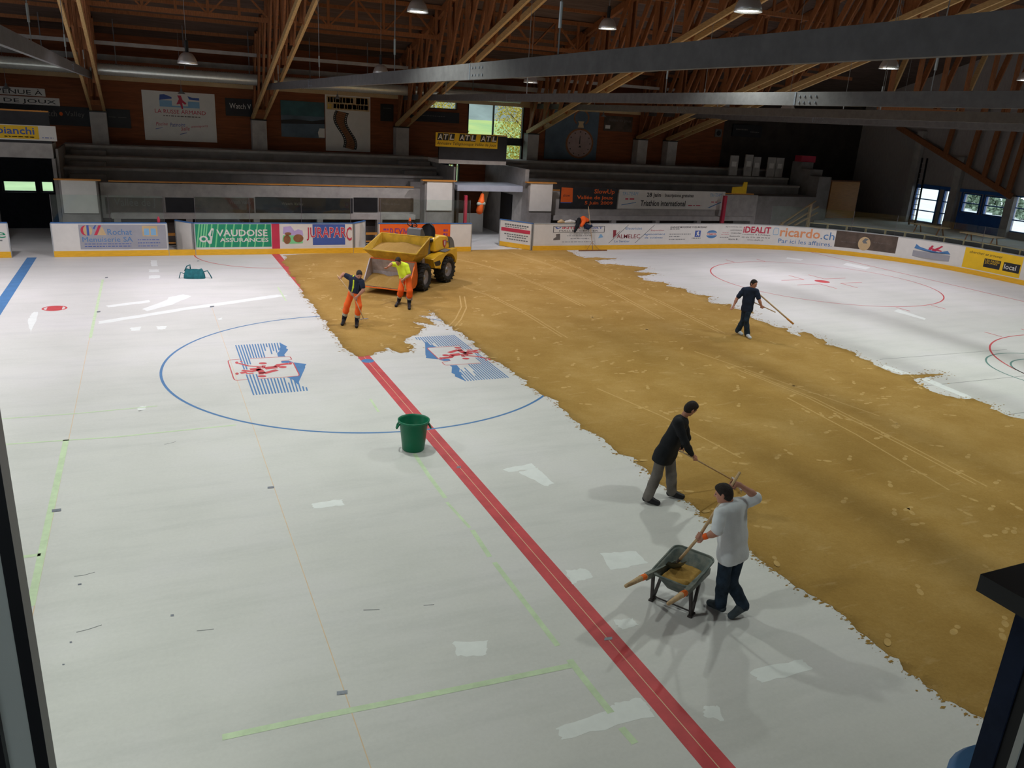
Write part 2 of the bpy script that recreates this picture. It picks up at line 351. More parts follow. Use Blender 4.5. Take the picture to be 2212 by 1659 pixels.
for sy in (1, -1):
    cxe, cye = 20.64, 6.53*sy
    paint('end_circle', ringmb(cxe, cye, 4.5, 0.05, 0.0012, n=140), M['red'])
    paint('end_spot', disc(cxe, cye, 0.3, 0.0014), M['red'])
    for a in (-1, 1):
        for b in (-1, 1):
            paint('face_off_mark', MB().box(min(cxe+a*0.55, cxe+a*1.75), max(cxe+a*0.55, cxe+a*1.75), cye+b*0.45-0.025, cye+b*0.45+0.025, 0.0008, 0.0013), M['red'])
            paint('face_off_mark', MB().box(cxe+a*0.55-0.025, cxe+a*0.55+0.025, min(cye+b*0.45, cye+b*1.35), max(cye+b*0.45, cye+b*1.35), 0.0008, 0.0013), M['red'])
            paint('face_off_mark', MB().box(cxe+a*0.9-0.025, cxe+a*0.9+0.025, min(cye+b*4.5, cye+b*5.1), max(cye+b*4.5, cye+b*5.1), 0.0008, 0.0013), M['red'])
paint('goal_line', MB().box(26.40, 26.46, -15, 13.2, 0.0006, 0.0011), M['red'])
paint('hockey_ring', ringmb(17.7, -5.4, 1.95, 0.05, 0.0012), M['teal']); paint('hockey_ring', ringmb(17.7, -5.4, 1.35, 0.05, 0.0012), M['teal'])
for a, b in (((1900, 776.5), (2175, 755)), ((1995, 834), (2212, 812)), ((2170, 897), (2212, 891)), ((1590, 700), (1660, 712))):
    paint('floor_joint', strokemb(MB(), pf(a, b), 0.018, 0.0009), M['crack'])
for X in (-3.02, -6.02):
    paint('thread_line', MB().box(X-0.005, X+0.005, -15, 6, 0.0004, 0.0008), M['orangeline'])
for k, (pts, wd) in enumerate([([(222, 604), (195, 730)], 0.07), ([(143, 950), (108, 1110), (66, 1310)], 0.09), ([(0, 905), (170, 893), (340, 877)], 0.04), ([(10, 960), (250, 944), (510, 918)], 0.045),
                   ([(480, 1593), (700, 1546), (950, 1496), (1232, 1438)], 0.08), ([(895, 980), (925, 1026), (962, 1076)], 0.07), ([(965, 1085), (1015, 1140)], 0.05),
                   ([(1020, 1145), (1058, 1203)], 0.07), ([(1068, 1215), (1140, 1310), (1205, 1395)], 0.07), ([(1230, 1425), (1272, 1480), (1320, 1540)], 0.08), ([(1342, 1572), (1372, 1606)], 0.08),
                   ([(50, 1203), (88, 1198)], 0.07), ([(800, 862), (818, 890)], 0.05), ([(600, 620), (618, 650)], 0.05)]):
    paint('green_tape', strokemb(MB(), pf(*pts), wd, 0.0017), M['tape'])
rag = random.Random(3)
def ragged(pts, amp=0.02, n=7):
    """polygon with a brushed, uneven outline"""
    out = []
    for i in range(len(pts)):
        p, q = np.array(pts[i]), np.array(pts[(i+1) % len(pts)])
        for k in range(n):
            r_ = p+(q-p)*k/n; out.append((r_[0]+rag.uniform(-amp, amp), r_[1]+rag.uniform(-amp, amp)))
    return out
for pts in ([(1297, 1195), (1372, 1190), (1400, 1218), (1318, 1231)], [(1220, 1233), (1265, 1228), (1281, 1245), (1236, 1262)], [(1322, 1339), (1365, 1335), (1380, 1350), (1342, 1360)],
            [(1202, 1572), (1317, 1532), (1330, 1516), (1388, 1508), (1414, 1547), (1215, 1598)], [(1520, 1525), (1550, 1524), (1565, 1558), (1520, 1548)], [(1618, 1450), (1730, 1423), (1756, 1445), (1645, 1476)],
            [(1086, 1014), (1150, 1000), (1158, 1012), (1098, 1020)], [(1120, 1020), (1178, 1050), (1196, 1045), (1160, 1010)], [(980, 1386), (1055, 1384), (1050, 1415), (985, 1418)], [(672, 1088), (740, 1078), (742, 1092), (678, 1098)],
            [(212, 694), (400, 664), (600, 636), (622, 639), (400, 670), (214, 700)], [(228, 660), (322, 648), (324, 653), (235, 664)], [(308, 668), (360, 648), (365, 642), (395, 636), (414, 640), (372, 658), (318, 672)],
            [(326, 562), (340, 562), (340, 575), (326, 575)], [(322, 582), (344, 582), (343, 588), (322, 588)], [(321, 595), (345, 594), (346, 601), (322, 602)],
            [(280, 708), (304, 706), (303, 714), (284, 715)], [(338, 705), (360, 704), (358, 711), (341, 712)], [(60, 690), (72, 674), (84, 674), (66, 722)], [(295, 880), (318, 876), (312, 886), (298, 888)],
            [(1000, 588), (1030, 592), (1034, 596), (1010, 596)], [(470, 688), (480, 686), (480, 690), (472, 691)], [(1940, 668), (2000, 688), (1996, 691), (1930, 672)], [(2000, 815), (2100, 858), (2092, 862), (1990, 820)],
            [(1910, 788), (1968, 808), (1960, 812), (1905, 794)], [(1700, 556), (1735, 560), (1730, 563), (1698, 559)], [(1830, 568), (1880, 578), (1870, 582), (1820, 572)]):
    paint('filler_patch', flat(ragged(pf(*pts)), 0.0012), M['patch'])
for x, y, wd, ht in ((585, 1054, 14, 4), (122, 1104, 20, 6), (739, 1498, 23, 8), (1314, 1381, 17, 6), (991, 1010, 9, 4), (458, 663, 9, 2.5), (213, 674, 8, 2.5), (230, 600, 6, 2), (428, 564, 5, 1.5), (172, 1263, 8, 3), (153, 1388, 5, 3), (372, 1330, 7, 4), (137, 1436, 5, 2)):
    paint('anchor_plate', flat(pf((x-wd/2, y+ht/2), (x+wd/2, y+ht/2-wd*0.12), (x+wd/2, y-ht/2-wd*0.12), (x-wd/2, y-ht/2)), 0.004), M['plate'])
for pts in ([(165, 1366), (190, 1360), (220, 1350)], [(425, 1363), (445, 1361), (462, 1359)], [(785, 1318), (820, 1317)], [(915, 1308), (938, 1306)], [(160, 1245), (180, 1243), (205, 1236)], [(355, 960), (370, 957), (380, 954)]):
    paint('scuff', strokemb(MB(), pf(*pts), 0.012, 0.0009), M['crack'])
# the pair of emblems painted in the centre circle
def emblem(rot):
    E_ = lambda pts: [((-p[0], -p[1]) if rot else p) for p in pf(*[(450+x/9.217, 720+y/9.217) for x, y in pts])]
    root = MB()
    for i in range(17):
        x0, y0 = 545+55*i, 235-3*i
        y1 = [720, 720, 625, 620, 495, 493, 490, 486, 484, 482, 350, 275, 415, 355, 385, 342, 282][i]
        x1 = x0+(0.355-0.006*i)*(y1-y0); strokemb(root, E_([(x0, y0), (x1, y1)]), 0.030, 0.0015)
    for i in range(18):
        xb, yb = 905+62.6*i, 1232-5*i
        yt = [820, 818, 816, 814, 905, 903, 901, 898, 896, 893, 890, 887, 980, 872, 900, 975, 1055, 1075][i]
        strokemb(root, E_([(xb, yb), (xb-(0.355-0.004*i)*(yb-yt), yt)]), 0.030, 0.0015)
    e = paint('emblem_stripes', root, M['blue'])
    for poly in ([(1420, 185), (1570, 265), (1545, 295), (1592, 325), (1510, 430), (1535, 460), (1385, 465), (1370, 400), (1425, 345), (1415, 290), (1455, 275)],
                 [(1700, 580), (1955, 612), (1925, 650), (1930, 680), (1780, 1020), (1690, 930), (1640, 905), (1560, 880), (1800, 845), (1815, 820)], [(1450, 556), (1600, 545), (1700, 580), (1600, 590), (1460, 590)]):
        paint('emblem_mountain', flat(E_(poly), 0.0017), M['blue'])
    fr = MB()
    for pts in ([(640, 515), (440, 530), (400, 545), (395, 565), (500, 890), (520, 925), (550, 936), (780, 925)], [(980, 910), (1780, 852), (1806, 835), (1805, 815), (1690, 590), (1600, 568)], [(830, 505), (1600, 463), (1632, 472), (1660, 520), (1450, 555)]):
        strokemb(fr, E_(pts), 0.024, 0.0019)
    paint('emblem_frame', fr, M['red'])
    pg = MB()
    def ell(x, y, rx, ry): 
        o = flat(E_([(x+rx*math.cos(t), y+ry*math.sin(t)) for t in np.linspace(0, 2*math.pi, 20, endpoint=False)]), 0.0021); pg.add(o.v, o.f)
    for a in ((1085, 598, 80, 19), (1070, 855, 86, 21), (1480, 672, 80, 21), (1632, 604, 36, 20), (568, 585, 34, 22), (572, 805, 36, 22)): ell(*a)
    for pts, wd in (([(600, 598), (800, 650), (1000, 662), (1085, 655)], 0.03), ([(960, 682), (1090, 690), (1108, 640)], 0.04), ([(1125, 698), (1370, 672)], 0.14), ([(1340, 668), (1400, 628), (1600, 604)], 0.06), ([(980, 765), (1110, 750)], 0.22), ([(1000, 805), (1100, 800)], 0.1),
                    ([(1100, 802), (1370, 730)], 0.055), ([(830, 722), (1050, 702)], 0.11), ([(670, 740), (870, 762), (1040, 715)], 0.05), ([(640, 796), (760, 774)], 0.05), ([(750, 801), (900, 796)], 0.03), ([(630, 568), (680, 564)], 0.03)):
        strokemb(pg, E_(pts), wd*(2.2 if wd < 0.1 else 1.3), 0.0021)
    paint('emblem_figures', pg, M['red'])
emblem(False); emblem(True)

# ================================================================== boards round the rink
AC, AR, AL = (21.6, BY-8.5), 8.5, 8.5*math.pi/2
def B(s, z, t):
    """point on the board line: s along it, z up, t out of its face towards the ice"""
    if s <= 21.6: return (s, BY-t, z)
    a = min((s-21.6)/AR, math.pi/2); rr = AR-t
    p = (AC[0]+rr*math.sin(a), AC[1]+rr*math.cos(a), z)
    return p if s <= 21.6+AL else (p[0], p[1]-(s-21.6-AL), z)
_sg = np.linspace(-16, 46, 3100); _sp = np.array([proj(B(s, 0.7, 0))[0] for s in _sg])
def S(px): return float(_sg[int(np.argmin(abs(_sp-px)))])
def strip(mb, s0, s1, z0, z1, t0, t1):
    n = 1 if s1 <= 21.6 else max(1, int((s1-s0)/0.25)); ss = np.linspace(s0, s1, n+1)
    for i in range(n):
        v = [B(s, z, t) for t in (t0, t1) for z in (z0, z1) for s in (ss[i], ss[i+1])]
        mb.add(v, [(0, 2, 3, 1), (4, 5, 7, 6), (0, 1, 5, 4), (2, 6, 7, 3)] + ([(0, 4, 6, 2)] if i == 0 else []) + ([(1, 3, 7, 5)] if i == n-1 else []))
    return mb
def board(label, s0, s1, capm='bluecap'):
    o = thing('rink_board', label, 'rink board', 'boards along the far side of the rink')
    strip(MB(), s0, s1, 0.0, 1.2, -0.07, 0.0).build('panel', M['white'], o)
    strip(MB(), s0, s1, 0.005, 0.215, 0.0, 0.014).build('kick_plate', M['kick'], o)
    strip(MB(), s0, s1, 1.2, 1.235, -0.09, 0.012).build('cap_rail', M[capm], o)
    for s in (s0, s1): strip(MB(), s-0.02, s+0.02, 0.0, 1.2, -0.08, 0.004).build('edge_strip', M['alu'], o)
    return o
class Ad:
    def __init__(s, parent, a0, a1, z0, z1, m, name='advert', t=0.004):
        s.a0, s.a1, s.z0, s.z1, s.t = a0, a1, z0, z1, t
        s.o = strip(MB(), a0, a1, z0, z1, t-0.004, t).build(name, m, parent)
    def fn(s, u, v, t): return B(s.a0+(s.a1-s.a0)*u, s.z0+(s.z1-s.z0)*v, s.t+t)
    def text(s, m, *items, name='lettering'):
        mb = MB()
        for it in items:
            st, u0, u1, v0, v1 = it[:5]; kw = it[5] if len(it) > 5 else {}
            put_text(mb, st, u0, u1, v0, v1, s.fn, 0.004, **kw)
        mb.build(name, M[m], s.o); return s
    def poly(s, name, m, polys, t=0.002):
        mb = MB()
        for p in polys: mb.prism(p, lambda a, b, tt: s.fn(a, b, tt), 0.0005, t)
        # make the print's front face the ice
        mb.build(name, M[m], s.o); return s
    def lines(s, m, rows, name='small_print'):
        """rows of print too small to read: short dashes of uneven length"""
        mb = MB(); rr = random.Random(len(rows)*7+int(s.a0*10))
        for (u0, u1, v, h) in rows:
            u = u0
            while u < u1:
                L = rr.uniform(0.012, 0.045)*(1 if (s.a1-s.a0) < 5 else 0.6)
                mb.prism([(u, v), (min(u+L, u1), v), (min(u+L, u1), v+h), (u, v+h)], lambda a, b, tt: s.fn(a, b, tt), 0.0005, 0.002); u += L+0.010
        mb.build(name, M[m], s.o); return s
def ellipse(cu, cv, ru, rv, n=24, a0=0, a1=2*math.pi): return [(cu+ru*math.cos(t), cv+rv*math.sin(t)) for t in np.linspace(a0, a1, n, endpoint=(a1-a0) < 6.2)]
BD = dict(bold=0.02)
# board with a cut-off word at the players' entrance
b0 = board('white rink board ending at the dark left passage with green lettering', -15.0, S(19))
a = Ad(b0, -12.5, S(19)-0.03, 0.26, 1.17, M['white']); a.text('greenad', ('ce', 0.80, 0.985, 0.48, 0.70)); a.lines('crack', [(0.5, 0.95, 0.36, 0.05)])
b1 = board('rink board with plain white half and grey joinery advert', S(113), S(362))
a = Ad(b1, S(171), S(360), 0.27, 1.16, M['greyad'])
a.poly('logo_red', 'redad', [ellipse(0.075, 0.76, 0.055, 0.20, 20, math.pi*0.5, math.pi*1.5), [(0.165, 0.57), (0.225, 0.97), (0.255, 0.97), (0.20, 0.57)]])
a.poly('logo_cream', 'tan', [ellipse(0.085, 0.76, 0.035, 0.19, 16, math.pi*0.5, math.pi*1.5), [(0.20, 0.57), (0.305, 0.57), (0.262, 0.93)], ellipse(0.115, 0.76, 0.035, 0.18, 16, -math.pi/2, math.pi/2)], 0.003)
a.poly('logo_blue', 'bluead', [[(0.09, 0.56), (0.115, 0.56), (0.115, 0.97), (0.09, 0.97)], [(0.16, 0.85), (0.185, 0.97), (0.2, 0.97), (0.175, 0.80)]], 0.004)
a.text('blue', ('Rochat', 0.32, 0.60, 0.58, 0.82), ('Menuiserie SA', 0.03, 0.60, 0.30, 0.50))
a.lines('bluead', [(0.05, 0.58, 0.20, 0.03), (0.05, 0.58, 0.10, 0.03), (0.66, 0.92, 0.36, 0.03), (0.66, 0.92, 0.23, 0.03), (0.66, 0.90, 0.10, 0.03)])
a.poly('window_picture', 'tan', [[(0.72, 0.52), (0.90, 0.52), (0.90, 0.95), (0.72, 0.95)]]); a.poly('window_panes', 'skyad', [[(0.74, 0.56), (0.80, 0.56), (0.80, 0.84), (0.74, 0.84)], [(0.82, 0.56), (0.88, 0.56), (0.88, 0.84), (0.82, 0.84)]], 0.004)
b2 = board('rink board with green insurance advert, red centre stripe and park advert', S(421), S(762))
a = Ad(b2, S(423), S(586), 0.30, 1.18, M['greenad'])
a.poly('lime_stripe', 'limead', [[(u, 0), (u+0.018, 0), (u+0.068, 1), (u+0.05, 1)] for u in (0.0, 0.035, 0.07, 0.10, 0.16, 0.24, 0.35, 0.45, 0.56, 0.66, 0.76, 0.87)])
a.poly('swoosh', 'white', [ellipse(0.10, 0.36, 0.055, 0.14, 20), [(0.13, 0.30), (0.17, 0.14), (0.20, 0.16), (0.24, 0.80), (0.215, 0.84), (0.16, 0.55), (0.18, 0.45), (0.19, 0.3)]], 0.004)
a.poly('swoosh_eye', 'greenad', [ellipse(0.10, 0.36, 0.028, 0.075, 16), [(0.195, 0.50), (0.215, 0.48), (0.225, 0.72), (0.212, 0.74)]], 0.006)
a.text('white', ('VAUDOISE', 0.27, 0.95, 0.47, 0.77, BD), ('ASSURANCES', 0.31, 0.96, 0.22, 0.40, BD))
Ad(b2, S(587), S(604), 0.22, 1.2, M['redad'], 'centre_stripe')
a = Ad(b2, S(606), S(760), 0.28, 1.18, M['white'])
a.poly('blue_field', 'bluead', [[(0.44, 0.08), (0.90, 0.08), (0.90, 1.0), (0.44, 1.0)]])
a.poly('mountain', 'lilac', [[(0.03, 0.6), (0.04, 0.88), (0.14, 0.92), (0.19, 0.7), (0.24, 0.78), (0.30, 0.72), (0.31, 0.5), (0.12, 0.45)]]); a.poly('meadow', 'limead', [[(0.02, 0.25), (0.03, 0.52), (0.30, 0.50), (0.30, 0.16), (0.12, 0.14)]], 0.003)
a.poly('bison', 'bearad', [ellipse(0.085, 0.33, 0.05, 0.20), ellipse(0.24, 0.38, 0.07, 0.18), ellipse(0.10, 0.58, 0.045, 0.07)], 0.004)
mb = MB(); put_text(mb, 'JURAPAR', 0.35, 0.92, 0.25, 0.88, a.fn, 0.004, bold=0.035); put_text(mb, 'C', 0.91, 1.0, 0.25, 0.90, a.fn, 0.004, bold=0.01); mb.build('letter_outline', M['white'], a.o)
mb = MB(); put_text(mb, 'JURAPAR', 0.355, 0.915, 0.27, 0.86, a.fn, 0.008, bold=0.008); put_text(mb, 'C', 0.915, 0.995, 0.26, 0.88, a.fn, 0.008, bold=0.01); mb.build('lettering', M['redad'], a.o)
b3 = board('rink board with orange advert behind the yellow dumper', S(817), S(1018))
a = Ad(b3, S(820), S(972), 0.26, 1.19, M['orangead'])
a.text('purplead', ('REYMOND', 0.14, 0.66, 0.38, 0.82)); a.lines('purplead', [(0.05, 0.12, 0.72, 0.08), (0.05, 0.12, 0.56, 0.08), (0.05, 0.12, 0.40, 0.08), (0.90, 0.96, 0.48, 0.10), (0.90, 0.96, 0.66, 0.10)])
E_ = 46.0
b4 = board('long curving rink board with sports shop, garage and auction adverts', S(1152), E_, 'alu')
a = Ad(b4, S(1156), S(1316), 0.26, 1.18, M['white'])
a.poly('box_outline', 'darkad', [[(0.23, 0.60), (0.93, 0.60), (0.93, 0.62), (0.23, 0.62)], [(0.23, 0.90), (0.93, 0.90), (0.93, 0.92), (0.23, 0.92)], [(0.23, 0.6), (0.237, 0.6), (0.237, 0.92), (0.23, 0.92)], [(0.923, 0.6), (0.93, 0.6), (0.93, 0.92), (0.923, 0.92)]])
a.text('redad', ('INTER', 0.35, 0.60, 0.78, 0.88, BD)); a.text('bluead', ('SPORT', 0.64, 0.90, 0.78, 0.88, BD)); a.text('darkad', ('MALLEY CENTER', 0.31, 0.84, 0.65, 0.72))
a.poly('tick', 'bluead', [[(0.25, 0.87), (0.28, 0.87), (0.285, 0.82), (0.33, 0.87), (0.335, 0.84), (0.28, 0.77)]])
a.poly('skate', 'trousers', [[(0.24, 0.22), (0.33, 0.24), (0.325, 0.55), (0.27, 0.53), (0.275, 0.38), (0.24, 0.3)]]); a.poly('skater', 'skyad', [[(0.85, 0.3), (0.92, 0.36), (0.89, 0.52), (0.87, 0.5), (0.86, 0.4)]])
a.lines('crack', [(0.45, 0.75, 0.52, 0.025), (0.42, 0.76, 0.43, 0.025), (0.47, 0.73, 0.28, 0.025), (0.36, 0.80, 0.12, 0.03)])
a = Ad(b4, S(1316), S(1440), 0.26, 1.18, M['white'])
a.poly('slash', 'crack', [[(0.0, 0.05), (0.012, 0.05), (0.32, 0.98), (0.308, 0.98)], [(0.45, 0.05), (0.462, 0.05), (0.77, 0.98), (0.758, 0.98)]])
a.poly('letter_v', 'maroon', [[(0.06, 0.72), (0.115, 0.72), (0.115, 0.50), (0.165, 0.64), (0.195, 0.72), (0.07, 0.30)], [(0.115, 0.46), (0.115, 0.50), (0.165, 0.64), (0.175, 0.64)]])
a.text('maroon', ('ALMELEC', 0.13, 0.53, 0.29, 0.50, dict(bold=0.008))); a.text('blue', ('Electricité', 0.27, 0.55, 0.74, 0.86), ('Le Sentier', 0.10, 0.36, 0.09, 0.20), ('agencement', 0.60, 0.97, 0.42, 0.54), ('de cuisines', 0.61, 0.93, 0.27, 0.38)); a.text('redad', ('Exposition', 0.71, 0.94, 0.64, 0.74))
a = Ad(b4, S(1440), S(1553), 0.26, 1.18, M['white'])
a.text('darkad', ('GARAGE MODERNE YVES MORARD', 0.05, 0.75, 0.82, 0.91, dict(shear=0.2, bold=0.012))); a.lines('crack', [(0.05, 0.23, 0.74, 0.05), (0.05, 0.45, 0.48, 0.04), (0.05, 0.25, 0.34, 0.04), (0.05, 0.35, 0.20, 0.04), (0.48, 0.65, 0.25, 0.05)])
a.poly('blue_badge', 'bluead', [[(0.53, 0.34), (0.64, 0.34), (0.64, 0.68), (0.53, 0.68)]]); a.poly('badge_animal', 'white', [[(0.55, 0.38), (0.575, 0.47), (0.56, 0.57), (0.59, 0.65), (0.61, 0.62), (0.60, 0.52), (0.62, 0.48), (0.61, 0.38), (0.59, 0.45)]], 0.004)
a.poly('round_badge', 'blue', [ellipse(0.86, 0.48, 0.11, 0.22)]); a.poly('round_badge_band', 'white', [[(0.75, 0.42), (0.97, 0.42), (0.97, 0.56), (0.75, 0.56)]], 0.004); mb = MB(); put_text(mb, 'TAMOIL', 0.765, 0.955, 0.44, 0.54, a.fn, 0.008, bold=0.02); mb.build('lettering', M['redad'], a.o)
a = Ad(b4, S(1553), S(1667), 0.26, 1.18, M['white'])
a.text('redad', ('iDEALiT', 0.47, 0.97, 0.58, 0.93, dict(bold=0.03))); a.text('darkad', ('Specialiste en', 0.12, 0.44, 0.84, 0.92), ('sommiers', 0.22, 0.44, 0.68, 0.75), ('matelas', 0.24, 0.44, 0.52, 0.59), ('fauteuils', 0.22, 0.42, 0.34, 0.42), ('literie &...', 0.21, 0.42, 0.17, 0.26), ('Lausanne & L\'Abbaye', 0.47, 0.97, 0.44, 0.53), ('021 616 12 79 - 079 372 90 21', 0.46, 0.97, 0.30, 0.37), ('www.idealit.ch', 0.57, 0.86, 0.16, 0.24))
a.lines('redad', [(0.05, 0.2, 0.45, 0.02), (0.07, 0.2, 0.55, 0.02)]); a.lines('crack', [(0.03, 0.2, 0.30, 0.03)])
a = Ad(b4, S(1667), S(1803), 0.26, 1.18, M['white'])
a.poly('hand_icon', 'skyad', [[(0.02, 0.52), (0.09, 0.52), (0.105, 0.58), (0.105, 0.88), (0.085, 0.92), (0.03, 0.92), (0.012, 0.80), (0.012, 0.6)]]); a.poly('hand_icon_fill', 'white', [[(0.025, 0.55), (0.085, 0.55), (0.095, 0.6), (0.095, 0.86), (0.08, 0.89), (0.035, 0.89), (0.02, 0.78), (0.02, 0.6)]], 0.004)
a.text('peach', ('ricardo', 0.13, 0.77, 0.46, 0.97, BD)); a.text('blue', ('.ch', 0.78, 0.99, 0.46, 0.88)); a.text('blue', ('Par ici les affaires.', 0.12, 0.97, 0.10, 0.34))
a = Ad(b4, S(1804), S(1937), 0.38, 1.19, M['brownad'])
a.poly('globe', 'tan', [ellipse(0.48, 0.36, 0.10, 0.42)]); a.poly('globe_land', 'crack', [[(0.44, 0.5), (0.48, 0.7), (0.54, 0.66), (0.50, 0.52), (0.53, 0.4), (0.47, 0.36)]], 0.004); a.lines('trousers', [(0.1, 0.35, 0.36, 0.02), (0.62, 0.9, 0.5, 0.02)])
a = Ad(b4, S(1938), S(2081), 0.26, 1.18, M['white'])
a.poly('emblem_ridge', 'blue', [[(0.25, 0.55), (0.27, 0.78), (0.33, 0.66), (0.45, 0.58), (0.62, 0.52), (0.75, 0.66), (0.80, 0.5), (0.5, 0.45)]]); a.poly('emblem_band', 'greyad', [[(0.24, 0.14), (0.80, 0.14), (0.80, 0.44), (0.24, 0.44)]]); a.lines('white', [(0.26, 0.78, 0.34, 0.04), (0.26, 0.78, 0.22, 0.05)])
a.poly('emblem_figure', 'redad', [[(0.44, 0.5), (0.5, 0.82), (0.53, 0.8), (0.49, 0.5)], [(0.5, 0.55), (0.62, 0.80), (0.64, 0.86), (0.67, 0.84), (0.56, 0.5)], [(0.46, 0.7), (0.66, 0.62), (0.66, 0.56), (0.47, 0.62)]], 0.004)
a = Ad(b4, S(2082), S(2206), 0.26, 1.18, M['yellowad'])
a.text('darkad', ('chercher et trouver', 0.08, 0.66, 0.75, 0.88, dict(shear=0.25)))
a.poly('black_box', 'darkad', [[(0.36, 0.20), (0.65, 0.20), (0.65, 0.62), (0.36, 0.62)], [(0.70, 0.20), (0.98, 0.20), (0.98, 0.62), (0.70, 0.62)]])
mb = MB(); put_text(mb, 'local', 0.72, 0.92, 0.30, 0.54, a.fn, 0.006, bold=0.01); mb.build('lettering', M['white'], a.o)
mb = MB(); put_text(mb, 'LES PAGES', 0.38, 0.63, 0.48, 0.58, a.fn, 0.006); put_text(mb, 'JAUNES', 0.38, 0.6, 0.36, 0.46, a.fn, 0.006); mb.build('lettering', M['yellowad'], a.o)
a = Ad(b4, S(2206)+0.1, E_-0.2, 0.26, 1.18, M['white'])
# kick plate running on under the two bench gates
def gate(label, hinge, width, ang, ad=None, step=None, toside=1):
    """an open gate leaf: hinge at board position s, swung back by ang from the board line"""
    o = thing('bench_gate', label, 'gate', 'open gates in the far boards', loc=(hinge, BY+0.03, 0), rz=ang)
    MB().box(0, width, -0.03, 0.03, 0.23, 1.2).build('leaf', M['white'], o)
    MB().box(0, width, -0.035, 0.035, 0.02, 0.23).build('kick_plate', M['kick'] if ad else M['white'], o)
    MB().box(0, width, -0.045, 0.045, 1.2, 1.235).build('cap_rail', M['bluecap'], o)
    for x in (0.0, width-0.04): MB().box(x, x+0.05, -0.045, 0.045, 0.02, 1.2).build('edge_strip', M['alu'], o)
    if ad:
        MB().box(0.1, width-0.1, 0.030, 0.038, 0.72, 0.88).build('red_band', M['redad'], o)
        mb = MB()
        for (x0, x1, z0, h) in ((0.2, width-0.3, 1.0, 0.07), (0.3, width-0.4, 0.92, 0.04), (0.2, width-0.35, 0.58, 0.05), (0.3, width-0.5, 0.48, 0.05), (0.2, width-0.5, 0.36, 0.05)):
            x = x0
            while x < x1: mb.box(x, x+0.1, 0.0305, 0.034, z0, z0+h); x += 0.13
        mb.build('small_print', M['crack'], o)
    return o
gate('white bench gate swung open beside the green advert', S(419), 0.95, math.radians(128))
gate('white bench gate swung open beside the orange advert', S(765), 1.0, math.radians(50))
gate('entrance gate with red banded advert swung open onto the passage', S(1150), 1.75, math.radians(124), ad=True)
for a0, a1, lab in ((S(362), S(421), 'yellow step sill between the grey advert and the green advert'), (S(762), S(817), 'yellow step sill between the park advert and the orange advert')):
    o = strip(MB(), a0+0.022, a1-0.022, 0.0, 0.215, -0.07, 0.012).build('gate_sill', M['kick']); tag(o, lab, 'sill')
# benches seen through the open gates
for a0, a1, lab in ((S(362)-0.6, S(421)+0.5, 'wooden player bench behind the gap beside the green advert'), (S(762)-0.4, S(817)+0.5, 'wooden player bench behind the gap beside the orange advert')):
    o = thing('player_bench', lab, 'bench')
    MB().box(a0, a1, 16.3, 16.7, 0.52, 0.57).build('seat', M['rail'], o); MB().box(a0, a1, 16.25, 16.3, 0.22, 0.27).build('foot_rail', M['rail'], o)
    for x in (a0+0.2, a1-0.2): MB().box(x-0.04, x+0.04, 16.3, 16.65, 0, 0.52).build('leg', M['concrete'], o)
# plexiglass screens on the boards
def screens(label, ss, z1=2.2):
    o = thing('protective_screen', label, 'glass screen')
    for i in range(len(ss)-1):
        strip(MB(), ss[i]+0.02, ss[i+1]-0.02, 1.236, z1, -0.045, -0.035).build('pane', M['plexi'], o)
    for s in ss:
        MB().beam(B(s, 1.236, -0.05), B(s, z1, -0.05), 0.014, 0.014, (0, 1, 0)).build('post', M['steel'], o)
screens('clear plexiglass screen standing on the grey advert board', np.linspace(S(118), S(358), 3))
screens('clear plexiglass screen standing on the green and park advert board', np.linspace(S(425), S(758), 4))
screens('clear plexiglass screen standing on the orange advert board', np.linspace(S(822), S(1014), 3))
screens('clear plexiglass screen standing on the curved corner board', list(np.linspace(24.5, 36.5, 7)))
# padded rail behind the curved board
o = thing('padded_rail', 'tan railing with black padded panels behind the curved board', 'railing')
ss = np.linspace(S(1745), E_-1, 22)
strip(MB(), ss[0], ss[-1], 1.42, 1.46, -0.32, -0.26).build('top_rail', M['tan'], o)
for i, s in enumerate(ss):
    MB().beam(B(s, 0.0, -0.29), B(s, 1.42, -0.29), 0.06, 0.06, (0, 1, 0)).build('post', M['tan'], o)
    if i < len(ss)-1: strip(MB(), s+0.05, ss[i+1]-0.05, 0.9, 1.40, -0.31, -0.27).build('black_pad', M['black'], o)
# near boards, only their top reaches the view at most
o = thing('near_board', 'white rink board below the viewing window', 'rink board')
MB().box(-30, 30, -15.15, -15.05, 0.0, 1.2).build('panel', M['white'], o); MB().box(-30, 30, -15.06, -15.04, 0.005, 0.215).build('kick_plate', M['kick'], o); MB().box(-30, 30, -15.17, -15.03, 1.2, 1.24).build('cap_rail', M['bluecap'], o)

